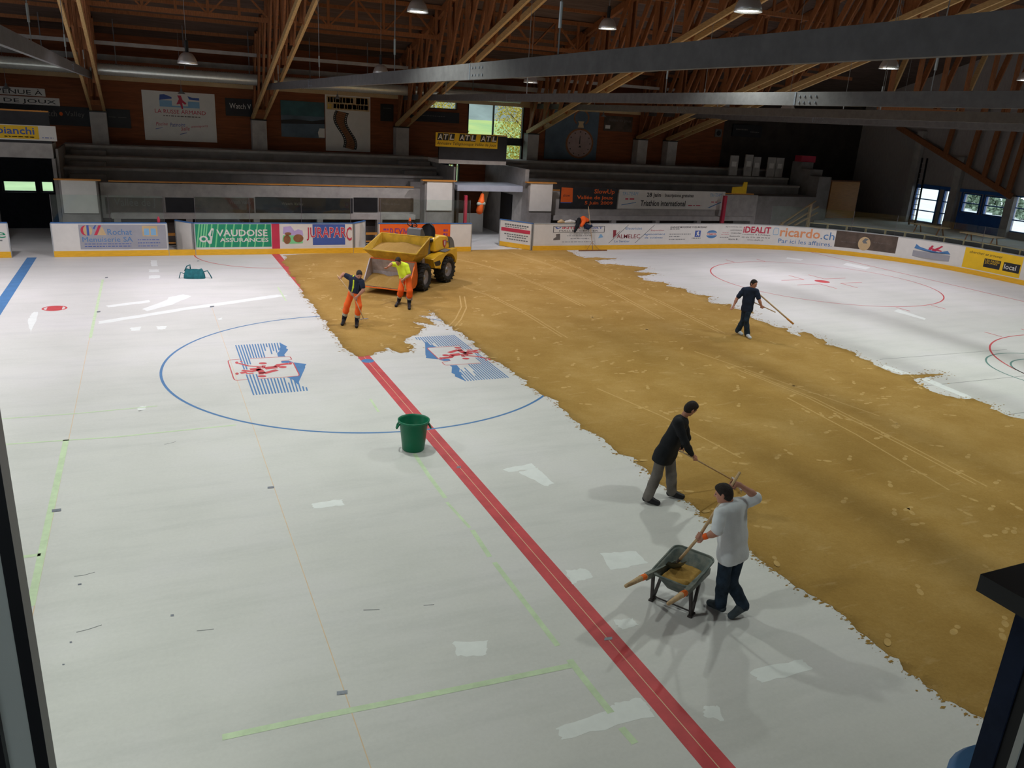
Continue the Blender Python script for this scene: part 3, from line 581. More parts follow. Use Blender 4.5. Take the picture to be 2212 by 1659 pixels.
# ================================================================== building shell
WY = 22.3
HOLES = [(-10.0, -8.75, 1.5, 1.98), (-8.6, -8.1, 1.5, 1.98), (9.80, 10.16, 2.64, 3.26), (10.24, 10.44, 1.3, 3.30), (10.8, 13.95, 3.45, 6.66), (8.70, 10.2, 5.88, 6.55)]  # tall opening is added, holding a landscape reflected in the viewing glass
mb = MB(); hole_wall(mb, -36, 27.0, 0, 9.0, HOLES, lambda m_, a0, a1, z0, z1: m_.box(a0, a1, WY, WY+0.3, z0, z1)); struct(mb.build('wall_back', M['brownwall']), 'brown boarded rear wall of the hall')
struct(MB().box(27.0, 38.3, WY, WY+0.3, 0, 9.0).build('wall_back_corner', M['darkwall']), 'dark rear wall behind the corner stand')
struct(MB().box(-36.3, -36, -24, 24, 0, 9).build('wall_left', M['cladding']), 'grey end wall')
mb = MB(); hole_wall(mb, -36, 38.3, 0, 9, [(-7.0, -1.5, 4.2, 7.6)], lambda m_, a0, a1, z0, z1: m_.box(a0, a1, -24.3, -24, z0, z1)); struct(mb.build('wall_front', M['cladding']), 'grey wall behind the viewer')
o = bpy.data.objects.new('window_21', None); C.objects.link(o); struct(o, 'window in the wall behind the viewer')
mb = MB()
for (a, b, c, d) in ((-7.0, -6.9, 4.2, 7.6), (-1.6, -1.5, 4.2, 7.6), (-4.3, -4.2, 4.2, 7.6), (-7.0, -1.5, 4.2, 4.3), (-7.0, -1.5, 7.5, 7.6)): mb.box(a, b, -24.2, -24.0, c, d)
mb.build('window_frame', M['frameblue'], o); MB().box(-6.9, -1.6, -24.12, -24.1, 4.3, 7.5).build('pane', M['glass'], o)
XW = 38.0
RH = [(11.45, 12.7, 2.02, 3.08), (12.95, 14.05, 2.02, 3.08), (14.95, 15.35, 1.12, 3.12), (15.65, 17.3, 1.12, 3.12), (8.6, 11.0, 1.35, 3.25)]
mb = MB(); hole_wall(mb, -24, 24, 0, 12.5, RH, lambda m_, a0, a1, z0, z1: m_.box(XW, XW+0.3, a0, a1, z0, z1)); struct(mb.build('wall_right', M['cladding']), 'grey clad end wall with blue framed windows')
def roof_z(Y): return 8.05+0.29*(WY-abs(Y))
mb = MB()
for s in (1, -1):
    v = [(x, s*y, roof_z(y)+dz) for dz in (0, 0.2) for (x, y) in ((-36.3, 24.5), (38.4, 24.5), (38.4, 0), (-36.3, 0))]
    mb.add(v, [(0, 1, 2, 3), (7, 6, 5, 4), (0, 4, 5, 1), (1, 5, 6, 2), (2, 6, 7, 3), (3, 7, 4, 0)])
struct(mb.build('ceiling', M['roofwood']), 'dark boarded pitched roof')
struct(MB().box(-36, 27, WY-0.12, WY, 6.22, 6.60).build('trim_1', M['tan']), 'grey lintel band above the posters')
for i, (z0, z1, y) in enumerate(((7.52, 7.66, 20.6), (6.98, 7.2, 21.6))):
    struct(MB().box(-36, 27, y-0.1, y+0.1, z0, z1).build('trim_%d' % (i+2), M['concrete_light']), 'pale beam under the roof edge')
# windows: frame + pane
def window_y(n, h, m='darkad', bars=()):
    x0, x1, z0, z1 = h; o = bpy.data.objects.new('window_%d' % n, None); C.objects.link(o); struct(o, 'window in the rear wall')
    f = MB(); w_ = 0.05
    for (a, b, c, d) in ((x0, x0+w_, z0, z1), (x1-w_, x1, z0, z1), (x0, x1, z0, z0+w_), (x0, x1, z1-w_, z1)): f.box(a, b, WY-0.02, WY+0.12, c, d)
    f.build('window_frame', M[m], o)
    for (a, b, c, d) in bars: MB().box(a, b, WY-0.02, WY+0.1, c, d).build('window_bar', M[m], o)
    MB().box(x0+w_, x1-w_, WY+0.06, WY+0.07, z0+w_, z1-w_).build('pane', M['glass'], o)
for n, h in enumerate(HOLES):
    bars = [(h[0], h[1], 4.28, 4.66), (12.2, 12.26, 4.66, 6.6)] if n == 4 else ()  # bars of the added tall window that stands for the reflection
    window_y(n+1, h, 'darkad', bars)
o = thing('window_wall', 'blue framed glazing in the grey end wall', 'window'); o['kind'] = 'structure'
for (y0, y1, z0, z1) in RH:
    f = MB(); w_ = 0.06
    for (a, b, c, d) in ((y0, y0+w_, z0, z1), (y1-w_, y1, z0, z1), (y0, y1, z0, z0+w_), (y0, y1, z1-w_, z1)): f.box(XW-0.05, XW+0.1, a, b, c, d)
    hz = z1-z0
    for k in ((1, 2) if hz > 1.5 else (1,)): f.box(XW-0.04, XW+0.08, y0, y1, z0+hz*k/(3 if hz > 1.5 else 2)-0.03, z0+hz*k/(3 if hz > 1.5 else 2)+0.03)
    fo = f.build('window_frame', M['frameblue'], o); MB().box(XW+0.04, XW+0.05, y0+w_, y1-w_, z0+w_, z1-w_).build('pane', M['glass'], fo)
o = thing('blue_door', 'blue double door with four glazed panes in the end wall', 'door'); o['kind'] = 'structure'
MB().box(XW-0.06, XW, 11.35, 12.78, 1.03, 2.0).build('door_leaf', M['frameblue'], o); MB().box(XW-0.06, XW, 12.84, 14.15, 1.03, 2.0).build('door_leaf', M['frameblue'], o)
MB().box(XW-0.07, XW, 11.3, 17.4, 3.12, 3.3).build('door_lintel', M['frameblue'], o)
for y in (12.78, 11.3, 14.12): MB().box(XW-0.07, XW, y, y+0.07, 1.03, 3.15).build('door_post', M['frameblue'], o)
for y, lab in ((17.55, 'concrete column at the dark corner of the end wall'), (14.55, 'grey column between the blue door and the tall window'), (11.1, 'grey column carrying the sloping timber of the end wall')):
    o = MB().box(XW-0.32, XW-0.02, y-0.22, y+0.22, 1.0, 6.3 if y > 17 else (3.2 if y < 12 else 5.0)).build('concrete_column', M['concrete_light']); tag(o, lab, 'column')
# raised walkway behind the end boards
struct(MB().box(31.0, XW, -24, 19.5, 0.0, 1.0).build('floor_walkway', M['gravel']), 'pale raised walkway behind the end boards')
# ------------------------------------------------------------------ stands
def block(label, x0, x1):
    o = thing('grandstand', label, 'grandstand', 'concrete stands')
    MB().box(x0, x1, 17.5, 19.0, 0, 2.36).build('front_aisle', M['concrete'], o)
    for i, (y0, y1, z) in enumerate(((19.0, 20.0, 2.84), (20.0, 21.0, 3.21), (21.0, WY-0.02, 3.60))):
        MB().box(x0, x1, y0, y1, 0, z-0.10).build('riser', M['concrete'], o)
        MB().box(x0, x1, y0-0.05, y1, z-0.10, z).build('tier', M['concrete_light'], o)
    return o
g1 = block('long concrete grandstand below the hall posters', -7.48, 8.48); g2 = block('concrete grandstand below the pocket watch poster', 12.12, 30.4)
def steps(g, xs):
    for (x0, x1) in xs:
        for (y, z) in ((18.65, 2.6), (19.62, 3.02), (20.62, 3.4)): MB().box(x0, x1, y, y+0.36, z-0.3, z).build('step', M['concrete'], g)
steps(g1, [(-7.2, -5.9), (6.7, 8.3)]); steps(g2, [(12.3, 13.6)])
MB().box(-7.48, -7.40, 17.52, WY-0.02, 2.36, 3.59).build('side_wall', M['concrete'], g1); MB().box(8.40, 8.48, 17.52, WY-0.02, 2.36, 3.4).build('side_wall', M['concrete'], g1)
def parapet(name, x0, x1, lab):
    struct(MB().box(x0, x1, 17.3, 17.5, 0, 2.42).build(name, M['concrete_light']), lab)
    struct(MB().box(x0+0.3, x1-0.3, 17.0, 17.3, 1.08, 1.30).build(name+'_ledge', M['concrete_light']), 'concrete ledge along the stand front')
    r_ = thing('hand_rail', 'varnished wooden hand rail on the '+lab, 'rail'); MB().beam((x0+0.3, 17.38, 2.475), (x1-0.3, 17.38, 2.475), 0.14, 0.05).build('rail', M['rail'], r_)
    for x in np.arange(x0+0.8, x1-0.5, 2.1): MB().box(x-0.03, x+0.03, 17.36, 17.42, 2.41, 2.452).build('bracket', M['black'], r_)
parapet('wall_parapet_long', -6.1, 6.75, 'long concrete stand front'); parapet('wall_parapet_short', 13.1, 26.0, 'short concrete stand front')
# dark sheets painted in for the recess shade below the ledge, with small piers
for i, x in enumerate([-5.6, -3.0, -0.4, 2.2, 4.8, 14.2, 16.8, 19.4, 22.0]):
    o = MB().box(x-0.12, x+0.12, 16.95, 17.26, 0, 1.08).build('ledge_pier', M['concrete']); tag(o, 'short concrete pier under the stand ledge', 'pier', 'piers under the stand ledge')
struct(MB().box(-6.1, 6.75, 17.26, 17.3, 0, 1.07).build('wall_shade_long', M['darkwall']), 'dark sheet for the shade under the stand ledge'); struct(MB().box(13.0, 24.5, 17.26, 17.3, 0, 1.07).build('wall_shade_short', M['darkwall']), 'dark sheet for the shade under the stand ledge')
for (x0, x1, z0, z1, lab) in ((-7.35, -6.2, 1.34, 2.56, 'blank white panel beside the dark passage'), (6.82, 8.0, 1.55, 2.84, 'blank white panel above the orange advert board'), (11.87, 13.02, 1.56, 2.86, 'blank white panel above the sports shop advert')):
    ox = thing('landing_front', 'concrete landing with wooden top and ' + lab, 'landing')
    MB().box(x0-0.08, x1+0.05, 16.62, 17.29, 0.0, z1-0.02).build('block', M['concrete'], ox)
    MB().box(x0-0.22, x1+0.18, 16.5, 16.75, z1-0.02, z1+0.035).build('wooden_top', M['rail'], ox)
    MB().box(x0, x1, 16.555, 16.62, z0, z1-0.025).build('white_panel', M['white'], ox)
# bridges over the two passages with their signs
def bridge(label, x0, x1, z0, z1):
    o = thing('walkway_bridge', label, 'bridge'); MB().box(x0, x1, 17.35, 18.9, z0, z1).build('slab', M['concrete_light'], o)
    MB().box(x0, x1, 17.35, 17.45, z1, z1+1.1).build('front_board', M['darkad'], o); MB().beam((x0, 17.4, z1+1.13), (x1, 17.4, z1+1.13), 0.14, 0.05).build('rail', M['rail'], o)
    return o
bridge('concrete bridge over the dark passage carrying the yellow banner', -14.0, -7.55, 3.25, 3.78)
bridge('concrete bridge over the entrance passage carrying the yellow sign', 7.6, 10.9, 3.55, 3.72)
struct(MB().box(-14, -9.55, 17.3, 17.6, 0, 3.25).build('wall_passage_left', M['concrete']), 'concrete wall of the dark passage'); struct(MB().box(-7.62, -7.5, 17.3, WY, 0, 3.25).build('wall_passage_jamb', M['concrete']), 'concrete side of the dark passage')
mb = MB(); hole_wall(mb, -12, -7.62, 0, 3.25, HOLES[:2], lambda m_, a0, a1, z0, z1: m_.box(a0, a1, WY-0.2, WY-0.02, z0, z1)); struct(mb.build('door_1', M['jacket']), 'near black door at the end of the passage')
struct(MB().box(11.9, 12.1, 17.3, WY, 0, 3.4).build('wall_entrance', M['concrete_light']), 'concrete side wall of the entrance passage')
struct(MB().box(11.86, 11.9, 18.6, 20.0, 0.05, 2.1).build('door_2', M['black']), 'dark doorway in the entrance side wall')
struct(MB().box(8.5, 11.95, 17.25, 19.3, 2.36, 2.62).build('trim_4', M['slab']), 'made-up pale slab over the entrance passage, from a reflected table')  # slab made up from a reflected table, not a known part
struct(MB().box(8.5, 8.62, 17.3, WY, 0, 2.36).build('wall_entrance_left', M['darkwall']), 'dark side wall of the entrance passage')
struct(MB().box(8.62, 9.75, WY-0.25, WY-0.02, 0, 3.4).build('door_3', M['navy2']), 'dark blue door at the end of the entrance passage')
o = MB().box(8.72, 8.84, 16.8, 16.95, 0, 2.2).build('red_post', M['redad']); tag(o, 'red padded post at the edge of the entrance passage', 'post')
p_ = aty(1564, 450, 16.9); o = MB().box(p_[0]-0.09, p_[0]+0.09, 16.85, 17.0, 0, 2.4).build('red_post', M['redad']); tag(o, 'red padded post at the end of the triathlon banner', 'post')
o = MB().box(9.6, 11.2, 20.6, 20.66, 0, 0.95).build('white_panel', M['white']); tag(o, 'low white panel standing inside the entrance passage', 'panel')
MBj = MB().beam((10.9, 20.85, 0.0), (11.6, 21.2, 2.2), 0.3, 0.05, (0, 1, 0)).build('plank', M['tan']); tag(MBj, 'pale plank leaning inside the entrance passage', 'plank')
for x, y in ((10.55, 15.6), (10.9, 15.25), (11.35, 15.45), (11.2, 15.9)):
    o = flat([(x+0.09*math.cos(t)+0.02*math.sin(3*t), y+0.12*math.sin(t)) for t in np.linspace(0, 6.28, 10, endpoint=False)], 0.012).build('paper_scrap', M['patch']); tag(o, 'small white paper scrap on the entrance floor', 'paper', 'white scraps at the entrance')
# ------------------------------------------------------------------ concrete pillars and timber trusses
TX = [-6.1, 0.45, 7.2, 14.3, 21.1, 23.1]
TN = ['between the black banner and the white hall poster', 'between the small black poster and the lake picture', 'between the film poster and the entrance passage', 'beside the added tall rear window', 'beside the brown sign', 'in the corner stand']
for X, n in zip(TX, TN):
    o = thing('concrete_pillar', 'pale concrete pillar '+n, 'pillar', 'concrete pillars on the rear stand')
    MB().box(X-0.32, X+0.32, 21.7, WY-0.06, 3.6, 4.9).build('shaft', M['concrete_light'], o); MB().box(X-0.34, X+0.34, 21.68, WY-0.06, 4.9, 4.95).build('steel_shoe', M['black'], o)
def lower_z(Y): return 5.05+0.287*(22.0-Y)
def truss(X, n):
    o = thing('roof_truss', 'timber roof truss rising from the pillar '+n, 'roof truss', 'timber roof trusses')
    for s in (-0.25, 0.25):
        MB().beam((X+s, 22.0, 4.98), (X+s, 0.0, lower_z(0.0)), 0.10, 0.20).build('lower_chord', M['pine'], o)
    MB().beam((X, 22.1, roof_z(22.1)-0.16), (X, 0, roof_z(0)-0.16), 0.16, 0.26).build('upper_chord', M['redpine'], o)
    MB().beam((X, 22.0, 5.0), (X, 21.0, 5.29), 0.40, 0.2).build('spacer', M['redpine'], o)
    ys = [21.9, 20.3, 18.6, 16.8, 15.0, 13.0, 11.0, 9.0, 7.0, 5.0, 3.0, 1.0]
    for i, y in enumerate(ys):
        for s in (-0.085, 0.085):
            MB().beam((X+s*1.3, y, lower_z(y)), (X+s*1.3, y, roof_z(y)-0.1), 0.08, 0.24, (0, 1, 0)).build('web_post', M['redpine'], o)
            if i < len(ys)-1:
                y2 = ys[i+1]; MB().beam((X+s*2.2, y, lower_z(y)), (X+s*2.2, y2, roof_z(y2)-0.15), 0.07, 0.24, (0, 1, 0)).build('web_diagonal', M['redpine'], o)
    # steel tie with bolted joints and hangers
    t = MB().beam((X, 22.0, 6.31), (X, -21.0, 6.31), 0.09, 0.245).build('steel_tie', M['steel'], o)
    for yj in (-5.0, 9.0):
        p = MB().box(X-0.052, X+0.052, yj-0.02, yj+0.02, 6.19, 6.43)
        for dy in (-0.55, -0.4, -0.25, -0.12):
            for dz in (0.05, -0.06): p.lathe([(0.018, -0.056), (0.018, 0.056)], (X, yj+dy, 6.31+dz), (1, 0, 0), 8)
        p.build('bolted_joint', M['plate'], t)
    for yh in (15.5, 7.5, -0.5, -8.0):
        h = MB().tube([(X, yh, 6.43), (X, yh, lower_z(max(yh, -yh)) if abs(yh) > 0 else 11)], 0.010, 6).build('hanger_rod', M['rod'], o)
        MB().tube([(X, yh, 6.75), (X, yh, 7.05)], 0.022, 8).build('turnbuckle', M['alu'], h)
for X, n in zip(TX, TN): truss(X, n)
def girder(Y, zb, zt, n):
    o = thing('lattice_girder', 'timber lattice girder running along the hall '+n, 'girder')
    for z in (zb, zt): MB().beam((-14, Y, z), (30, Y, z), 0.12, 0.16).build('chord', M['redpine'], o)
    xs = np.arange(-14, 30, 1.1)
    for i, x in enumerate(xs):
        MB().beam((x, Y, zb), (x, Y, zt), 0.08, 0.1, (1, 0, 0)).build('lattice_post', M['redpine'], o)
        if i < len(xs)-1: MB().beam((x, Y, zb if i % 2 else zt), (xs[i+1], Y, zt if i % 2 else zb), 0.06, 0.1, (0, 1, 0)).build('lattice_diagonal', M['redpine'], o)
girder(16.1, 8.62, 9.75, 'nearest the rear roof edge'); girder(10.0, 10.2, 11.5, 'midway up the roof slope')
for y, nth in ((21.2, 'first'), (19.8, 'second'), (18.4, 'third'), (17.2, 'fourth'), (15.0, 'fifth'), (13.5, 'sixth')):
    o = MB().beam((-14, y, roof_z(y)-0.05), (30, y, roof_z(y)-0.05), 0.10, 0.14).build('roof_purlin', M['redpine']); tag(o, nth+' brown purlin under the roof boards counted from the rear wall', 'beam', 'purlins under the roof')
# end truss on the grey wall
o = thing('end_truss', 'brown sloping timber truss against the grey end wall', 'roof truss')
MB().beam((XW-0.4, 19.2, 6.5), (XW-0.4, 11.0, 3.2), 0.16, 0.3).build('lower_chord', M['redpine'], o)
for y in (15.5, 13.9, 12.8, 11.9, 11.2, 10.2, 9.2):
    z0 = 3.3+(y-11.0)*0.4 if y > 11 else 3.2+(11-y)*1.2
    MB().beam((XW-0.45, y, z0), (XW-0.45, y-0.35, 8.5), 0.14, 0.26, (0, 1, 0)).build('web_post', M['redpine'], o)
# ducts
o = thing('ventilation_duct', 'long silver ribbed ventilation duct below the roof edge', 'duct')
prof = []
for i in range(0, 560):
    x = i*0.05; prof.append((0.235 if i % 2 else 0.222, x))
MB().lathe(prof, (-15.0, 20.7, 6.60), (1, 0, 0), 20).build('duct_pipe', M['duct'], o, True)
for x in np.arange(-13, 12, 2.6): MB().box(x-0.02, x+0.02, 20.68, 20.72, 6.8, roof_z(20.7)).build('duct_strap', M['steel'], o)
# ------------------------------------------------------------------ lamps
def shade_profile(): return [(0.045, 0.30), (0.05, 0.0), (0.13, -0.03), (0.20, -0.10), (0.255, -0.22), (0.275, -0.30)]
def highbay(loc, light=True, lab=None, tint=(0.95, 1.0, 0.95), power=1.0):
    x, y, z = loc
    o = thing('high_bay_lamp', lab or 'silver bell-shaped high bay lamp hanging from the roof', 'lamp', 'high bay lamps under the roof', loc=loc)
    MB().lathe([(0.05, 0.06), (0.055, 0.36), (0.04, 0.38)], n=12).build('ballast', M['black'], o)
    MB().lathe([(0.05, 0.06), (0.14, 0.03), (0.21, -0.05), (0.262, -0.17), (0.28, -0.25), (0.272, -0.25), (0.25, -0.165), (0.2, -0.06), (0.13, 0.015), (0.02, 0.03)], n=28, cap=False).build('reflector', M['lampshade'], o, True)
    MB().lathe([(0.235, -0.215), (0.15, -0.235), (0.01, -0.24)], n=24).build('diffuser', M['lampglow'], o, True)
    MB().tube([(0, 0, 0.36), (0, 0, min(roof_z(y), 14)-z-0.02)], 0.008, 6).build('cable', M['rod'], o)
    if light:
        ld = bpy.data.lights.new('lamp_light', 'SPOT'); ld.energy = LAMP_W*power; ld.color = tint; ld.spot_size = math.radians(132); ld.spot_blend = 0.45; ld.shadow_soft_size = 0.16
        lo = bpy.data.objects.new('lamp_light', ld); C.objects.link(lo); lo.parent = o; lo.location = (0, 0, -0.27)
    return o
LX = {9: [(-16, 7.2), (-9.6, 7.2), (-3.1, 6.85), (3.55, 7.15), (9.6, 7.25), (18.9, 6.8), (26, 7.2)], 2.6: [(-16, 8.4), (-9.2, 8.3), (-3.0, 8.3), (2.3, 8.35), (8.6, 8.6), (15.8, 7.9), (24.5, 8.2)],
      -4: [(-15, 8.3), (-8.8, 8.3), (-1.5, 8.4), (6.7, 8.15), (14.5, 8.3), (22, 8.3)], -11: [(-14, 8.0), (-6, 8.2), (7.6, 8.3), (16, 8.2), (24, 8.2)]}
for y, row in LX.items():
    for (x, z) in row:
        yy = {(-3.1, 9): 8.6, (3.55, 9): 12.2, (9.6, 9): 12.4, (18.9, 9): 8.2, (8.6, 2.6): 5.0, (2.3, 2.6): 3.9, (15.8, 2.6): 0.8, (6.7, -4): -3.8}.get((x, y), y)
        highbay((x, yy, z), power=1.35 if y > 5 else 1.0, tint=(1.0, 0.94, 0.99) if y > 5 else ((1.0, 0.965, 0.99) if y > 0 else (0.93, 1.0, 0.91)))
for px, py_, n in ((392, 197, 'in front of the white hall poster'), (729, 208, 'in front of the film poster'), (1303, 246, 'in front of the brown sign'), (14, 186, 'in front of the welcome sign')):
    p = aty(px, py_+6, 21.2)
    o = thing('small_pendant', 'small grey pendant lamp '+n, 'lamp', None, loc=tuple(p))
    MB().lathe([(0.03, 0.22), (0.05, 0.12), (0.16, 0.0), (0.15, 0.0), (0.03, 0.1)], n=16, cap=False).build('shade', M['greyplast'], o, True); MB().lathe([(0.03, 0.0), (0.05, 0.04), (0.02, 0.09)], n=10).build('bulb', M['alu'], o, True)
    MB().tube([(0, 0, 0.2), (0, 0, roof_z(p[1])-p[2])], 0.008, 6).build('cable', M['rod'], o)

o = thing('fill_tube_light', 'added tube light under the slab, brightening the entrance passage', 'lamp', loc=(10.2, 18.4, 2.33))  # fixture added only to brighten the entrance passage
MB().box(-0.75, 0.75, -0.05, 0.05, 0.0, 0.03).build('batten', M['white'], o); MB().tube([(-0.7, 0, -0.02), (0.7, 0, -0.02)], 0.016, 8).build('tube', M['lampglow'], o)
ld = bpy.data.lights.new('fill_tube_glow', 'AREA'); ld.shape = 'RECTANGLE'; ld.size = 1.4; ld.size_y = 0.06; ld.energy = 9; ld.color = (0.85, 0.9, 1.0); lo = bpy.data.objects.new('fill_tube_glow', ld); C.objects.link(lo); lo.parent = o; lo.location = (0, 0, -0.05)

o = thing('gable_truss', 'timber lattice frame between the last tie beam and the end wall', 'roof truss')
MB().beam((23.5, 8.0, 6.95), (37.9, 8.0, 6.95), 0.12, 0.2).build('lower_chord', M['redpine'], o); MB().beam((23.5, 8.0, 11.4), (37.9, 8.0, 11.4), 0.12, 0.2).build('upper_chord', M['redpine'], o)
for i, x in enumerate(np.arange(24.0, 37.6, 1.5)):
    MB().beam((x, 8.0, 6.95), (x, 8.0, 11.4), 0.10, 0.22, (1, 0, 0)).build('web_post', M['redpine'], o)
    MB().beam((x, 8.1, 7.0), (x+1.5 if x < 36 else 37.8, 8.1, 11.3), 0.08, 0.24, (0, 1, 0)).build('web_diagonal', M['redpine' if i % 3 else 'pine'], o)

# ================================================================== posters, banners and signs
class Poster:
    def __init__(s, name, label, cat, px, Y, m, group=None, thick=0.02):
        xa, ya, xb, yb = px
        p = [aty(x, y, Y) for x, y in ((xa, ya), (xb, ya), (xa, yb), (xb, yb))]
        s.x0, s.x1, s.z1, s.z0 = (p[0][0]+p[2][0])/2, (p[1][0]+p[3][0])/2, (p[0][2]+p[1][2])/2, (p[2][2]+p[3][2])/2
        s.Y = Y; s.o = thing(name, label, cat, group)
        MB().box(s.x0, s.x1, Y, Y+thick, s.z0, s.z1).build('sheet', m, s.o)
    def fn(s, u, v, t): return (s.x0+(s.x1-s.x0)*u, s.Y-t, s.z0+(s.z1-s.z0)*v)
    def text(s, m, *items, name='lettering', t=0.006):
        mb = MB()
        for it in items:
            kw = it[5] if len(it) > 5 else {}; put_text(mb, it[0], *it[1:5], s.fn, t, **kw)
        mb.build(name, M[m], s.o); return s
    def poly(s, name, m, polys, t=0.003):
        mb = MB()
        for p in polys: mb.prism(p, s.fn, 0.0005, t)
        mb.build(name, M[m], s.o); return s
    def lines(s, m, rows, name='small_print', L=0.03):
        mb = MB(); rr = random.Random(int(s.x0*13)+5)
        for (u0, u1, v, h) in rows:
            u = u0
            while u < u1:
                l = rr.uniform(0.4, 1.6)*L; mb.prism([(u, v), (min(u+l, u1), v), (min(u+l, u1), v+h), (u, v+h)], s.fn, 0.0005, 0.003); u += l+0.012
        mb.build(name, M[m], s.o); return s
WF = WY-0.03
q = Poster('welcome_sign', 'upper white strip of the welcome sign with dark capitals', 'sign', (-70, 187, 97, 204), WF, M['white']); q.text('darkad', ('BIENVENUE À', 0.03, 0.96, 0.15, 0.88))
q = Poster('welcome_sign', 'lower white strip of the welcome sign naming the valley', 'sign', (-150, 205, 128, 223), WF, M['white']); q.text('darkad', ('LA VALLÉE DE JOUX', 0.03, 0.97, 0.12, 0.85))
q = Poster('black_banner', 'long black banner with faint grey lettering under the welcome sign', 'banner', (-200, 225, 281, 267), WF, M['darkad']); q.text('trousers', ('Watch', 0.56, 0.65, 0.45, 0.75), ('Valley', 0.69, 0.78, 0.42, 0.75)); q.poly('orange_dot', 'orangead', [ellipse(0.67, 0.6, 0.008, 0.10)]); q.lines('trousers', [(0.40, 0.5, 0.55, 0.04), (0.82, 0.98, 0.55, 0.03)])
q = Poster('yellow_banner', 'yellow and white banner with blue lettering on the left bridge', 'banner', (-110, 268, 121, 301), 17.33, M['white'])
q.poly('yellow_field', 'yellowad', [[(0.02, 0.08), (0.83, 0.08), (0.83, 0.95), (0.02, 0.95)]]); q.text('bluead', ('bianchi', 0.44, 0.79, 0.38, 0.86, BD)); q.lines('bluead', [(0.5, 0.79, 0.18, 0.07), (0.86, 0.97, 0.18, 0.05)])
q = Poster('hall_poster', 'large white poster with blue ridge emblem and red figures', 'poster', (310, 199, 466, 305), WF, M['white'])
q.poly('emblem_field', 'skyad', [[(0.23, 0.69), (0.78, 0.69), (0.78, 0.82), (0.23, 0.82)]]); q.poly('emblem_ridge', 'bluead', [[(0.23, 0.82), (0.24, 0.93), (0.30, 0.94), (0.40, 0.89), (0.40, 0.86)], [(0.62, 0.93), (0.68, 0.9), (0.78, 0.9), (0.78, 0.85), (0.64, 0.86)]]); q.poly('emblem_box', 'white', [[(0.40, 0.72), (0.62, 0.72), (0.62, 0.95), (0.40, 0.95)]], 0.005)
q.poly('emblem_figure', 'redad', [[(0.46, 0.75), (0.50, 0.86), (0.48, 0.93), (0.53, 0.93), (0.55, 0.84), (0.60, 0.78), (0.58, 0.75), (0.54, 0.79), (0.55, 0.66), (0.53, 0.66), (0.51, 0.76)]], 0.007)
q.text('redad', ('LA RUSSE ARMAND', 0.16, 0.86, 0.56, 0.64), ('Piscine', 0.16, 0.32, 0.30, 0.37, dict(shear=0.2, tilt=0.08)), ('Salle', 0.50, 0.62, 0.22, 0.30, dict(shear=0.2, tilt=0.08)), ('omnisports', 0.64, 0.88, 0.27, 0.33, dict(shear=0.2, tilt=0.14)))
q.text('bluead', ('Patinoire', 0.35, 0.56, 0.29, 0.37, dict(shear=0.2, tilt=0.08))); q.lines('trousers', [(0.27, 0.78, 0.50, 0.02)]); q.poly('underline', 'bluead', [[(0.15, 0.24), (0.25, 0.27), (0.25, 0.265), (0.15, 0.225)], [(0.48, 0.15), (0.58, 0.185), (0.58, 0.175), (0.48, 0.135)]])
q = Poster('black_poster', 'small black poster with white lettering beside the hall poster', 'poster', (487, 213, 545, 251), WF, M['darkad']); q.text('white', ('Watch V', 0.15, 0.95, 0.42, 0.72))
q = Poster('lake_picture', 'dark teal picture of a lake under an evening sky', 'picture', (607, 219, 701, 297), WF, M['posterblue'])
q.poly('sky', 'posterteal', [[(0, 0.6), (1, 0.6), (1, 1), (0, 1)]]); q.poly('hill', 'darkad', [[(0, 0.46), (0.3, 0.5), (0.7, 0.47), (1, 0.53), (1, 0.40), (0, 0.36)]], 0.005); q.poly('white_label', 'white', [[(0.86, 0.02), (1, 0.02), (1, 0.28), (0.88, 0.28), (0.84, 0.16)]], 0.006)
q = Poster('film_poster', 'tall white poster with a curling film strip and ochre heading', 'poster', (703, 207, 800, 327), WF, M['white'])
q.poly('heading_field', 'tan', [[(0.03, 0.74), (0.98, 0.74), (0.98, 0.98), (0.03, 0.98)]]); q.text('yellowad', ('22', 0.05, 0.14, 0.76, 0.84, BD)); q.lines('yellowad', [(0.06, 0.62, 0.87, 0.09), (0.68, 0.95, 0.86, 0.11), (0.18, 0.95, 0.765, 0.08)], L=0.06)
def film(t):                                         # the middle line of the curling strip
    return (0.42+0.10*math.sin(t*5.2+0.7)+0.05*(1-t), 0.04+0.66*t)
L_ = [(film(t)[0]-0.16, film(t)[1]+0.03) for t in np.linspace(0, 1, 20)]; R_ = [(film(t)[0]+0.14, film(t)[1]-0.01) for t in np.linspace(0, 1, 20)]
q.poly('film_edge', 'darkad', [[L_[i], R_[i], R_[i+1], L_[i+1]] for i in range(19)]); q.poly('film_frames', 'bearad', [[(L_[i][0]+0.06, L_[i][1]), (R_[i][0]-0.06, R_[i][1]), (R_[i+1][0]-0.06, R_[i+1][1]-0.006), (L_[i+1][0]+0.06, L_[i+1][1]-0.006)] for i in range(19)], 0.005)
q.poly('film_holes', 'white', [[(p[0]+d, p[1]), (p[0]+d+0.018, p[1]), (p[0]+d+0.018, p[1]+0.012), (p[0]+d, p[1]+0.012)] for i in range(19) for p, d in ((L_[i], 0.02), (R_[i], -0.038))], 0.006)
q = Poster('black_poster', 'small black poster beside the film poster', 'poster', (822, 225, 850, 262), WF, M['darkad']); q.lines('trousers', [(0.2, 0.8, 0.75, 0.03)], L=0.1)
q = Poster('black_poster', 'wide black panel under the small upper window', 'poster', (886, 241, 992, 264), WF-0.02, M['darkad']); q.lines('trousers', [(0.1, 0.7, 0.55, 0.05)])
q = Poster('yellow_sign', 'yellow sign with three black letter blocks over the entrance', 'sign', (941, 289, 1075, 319), 17.32, M['yellowad'])
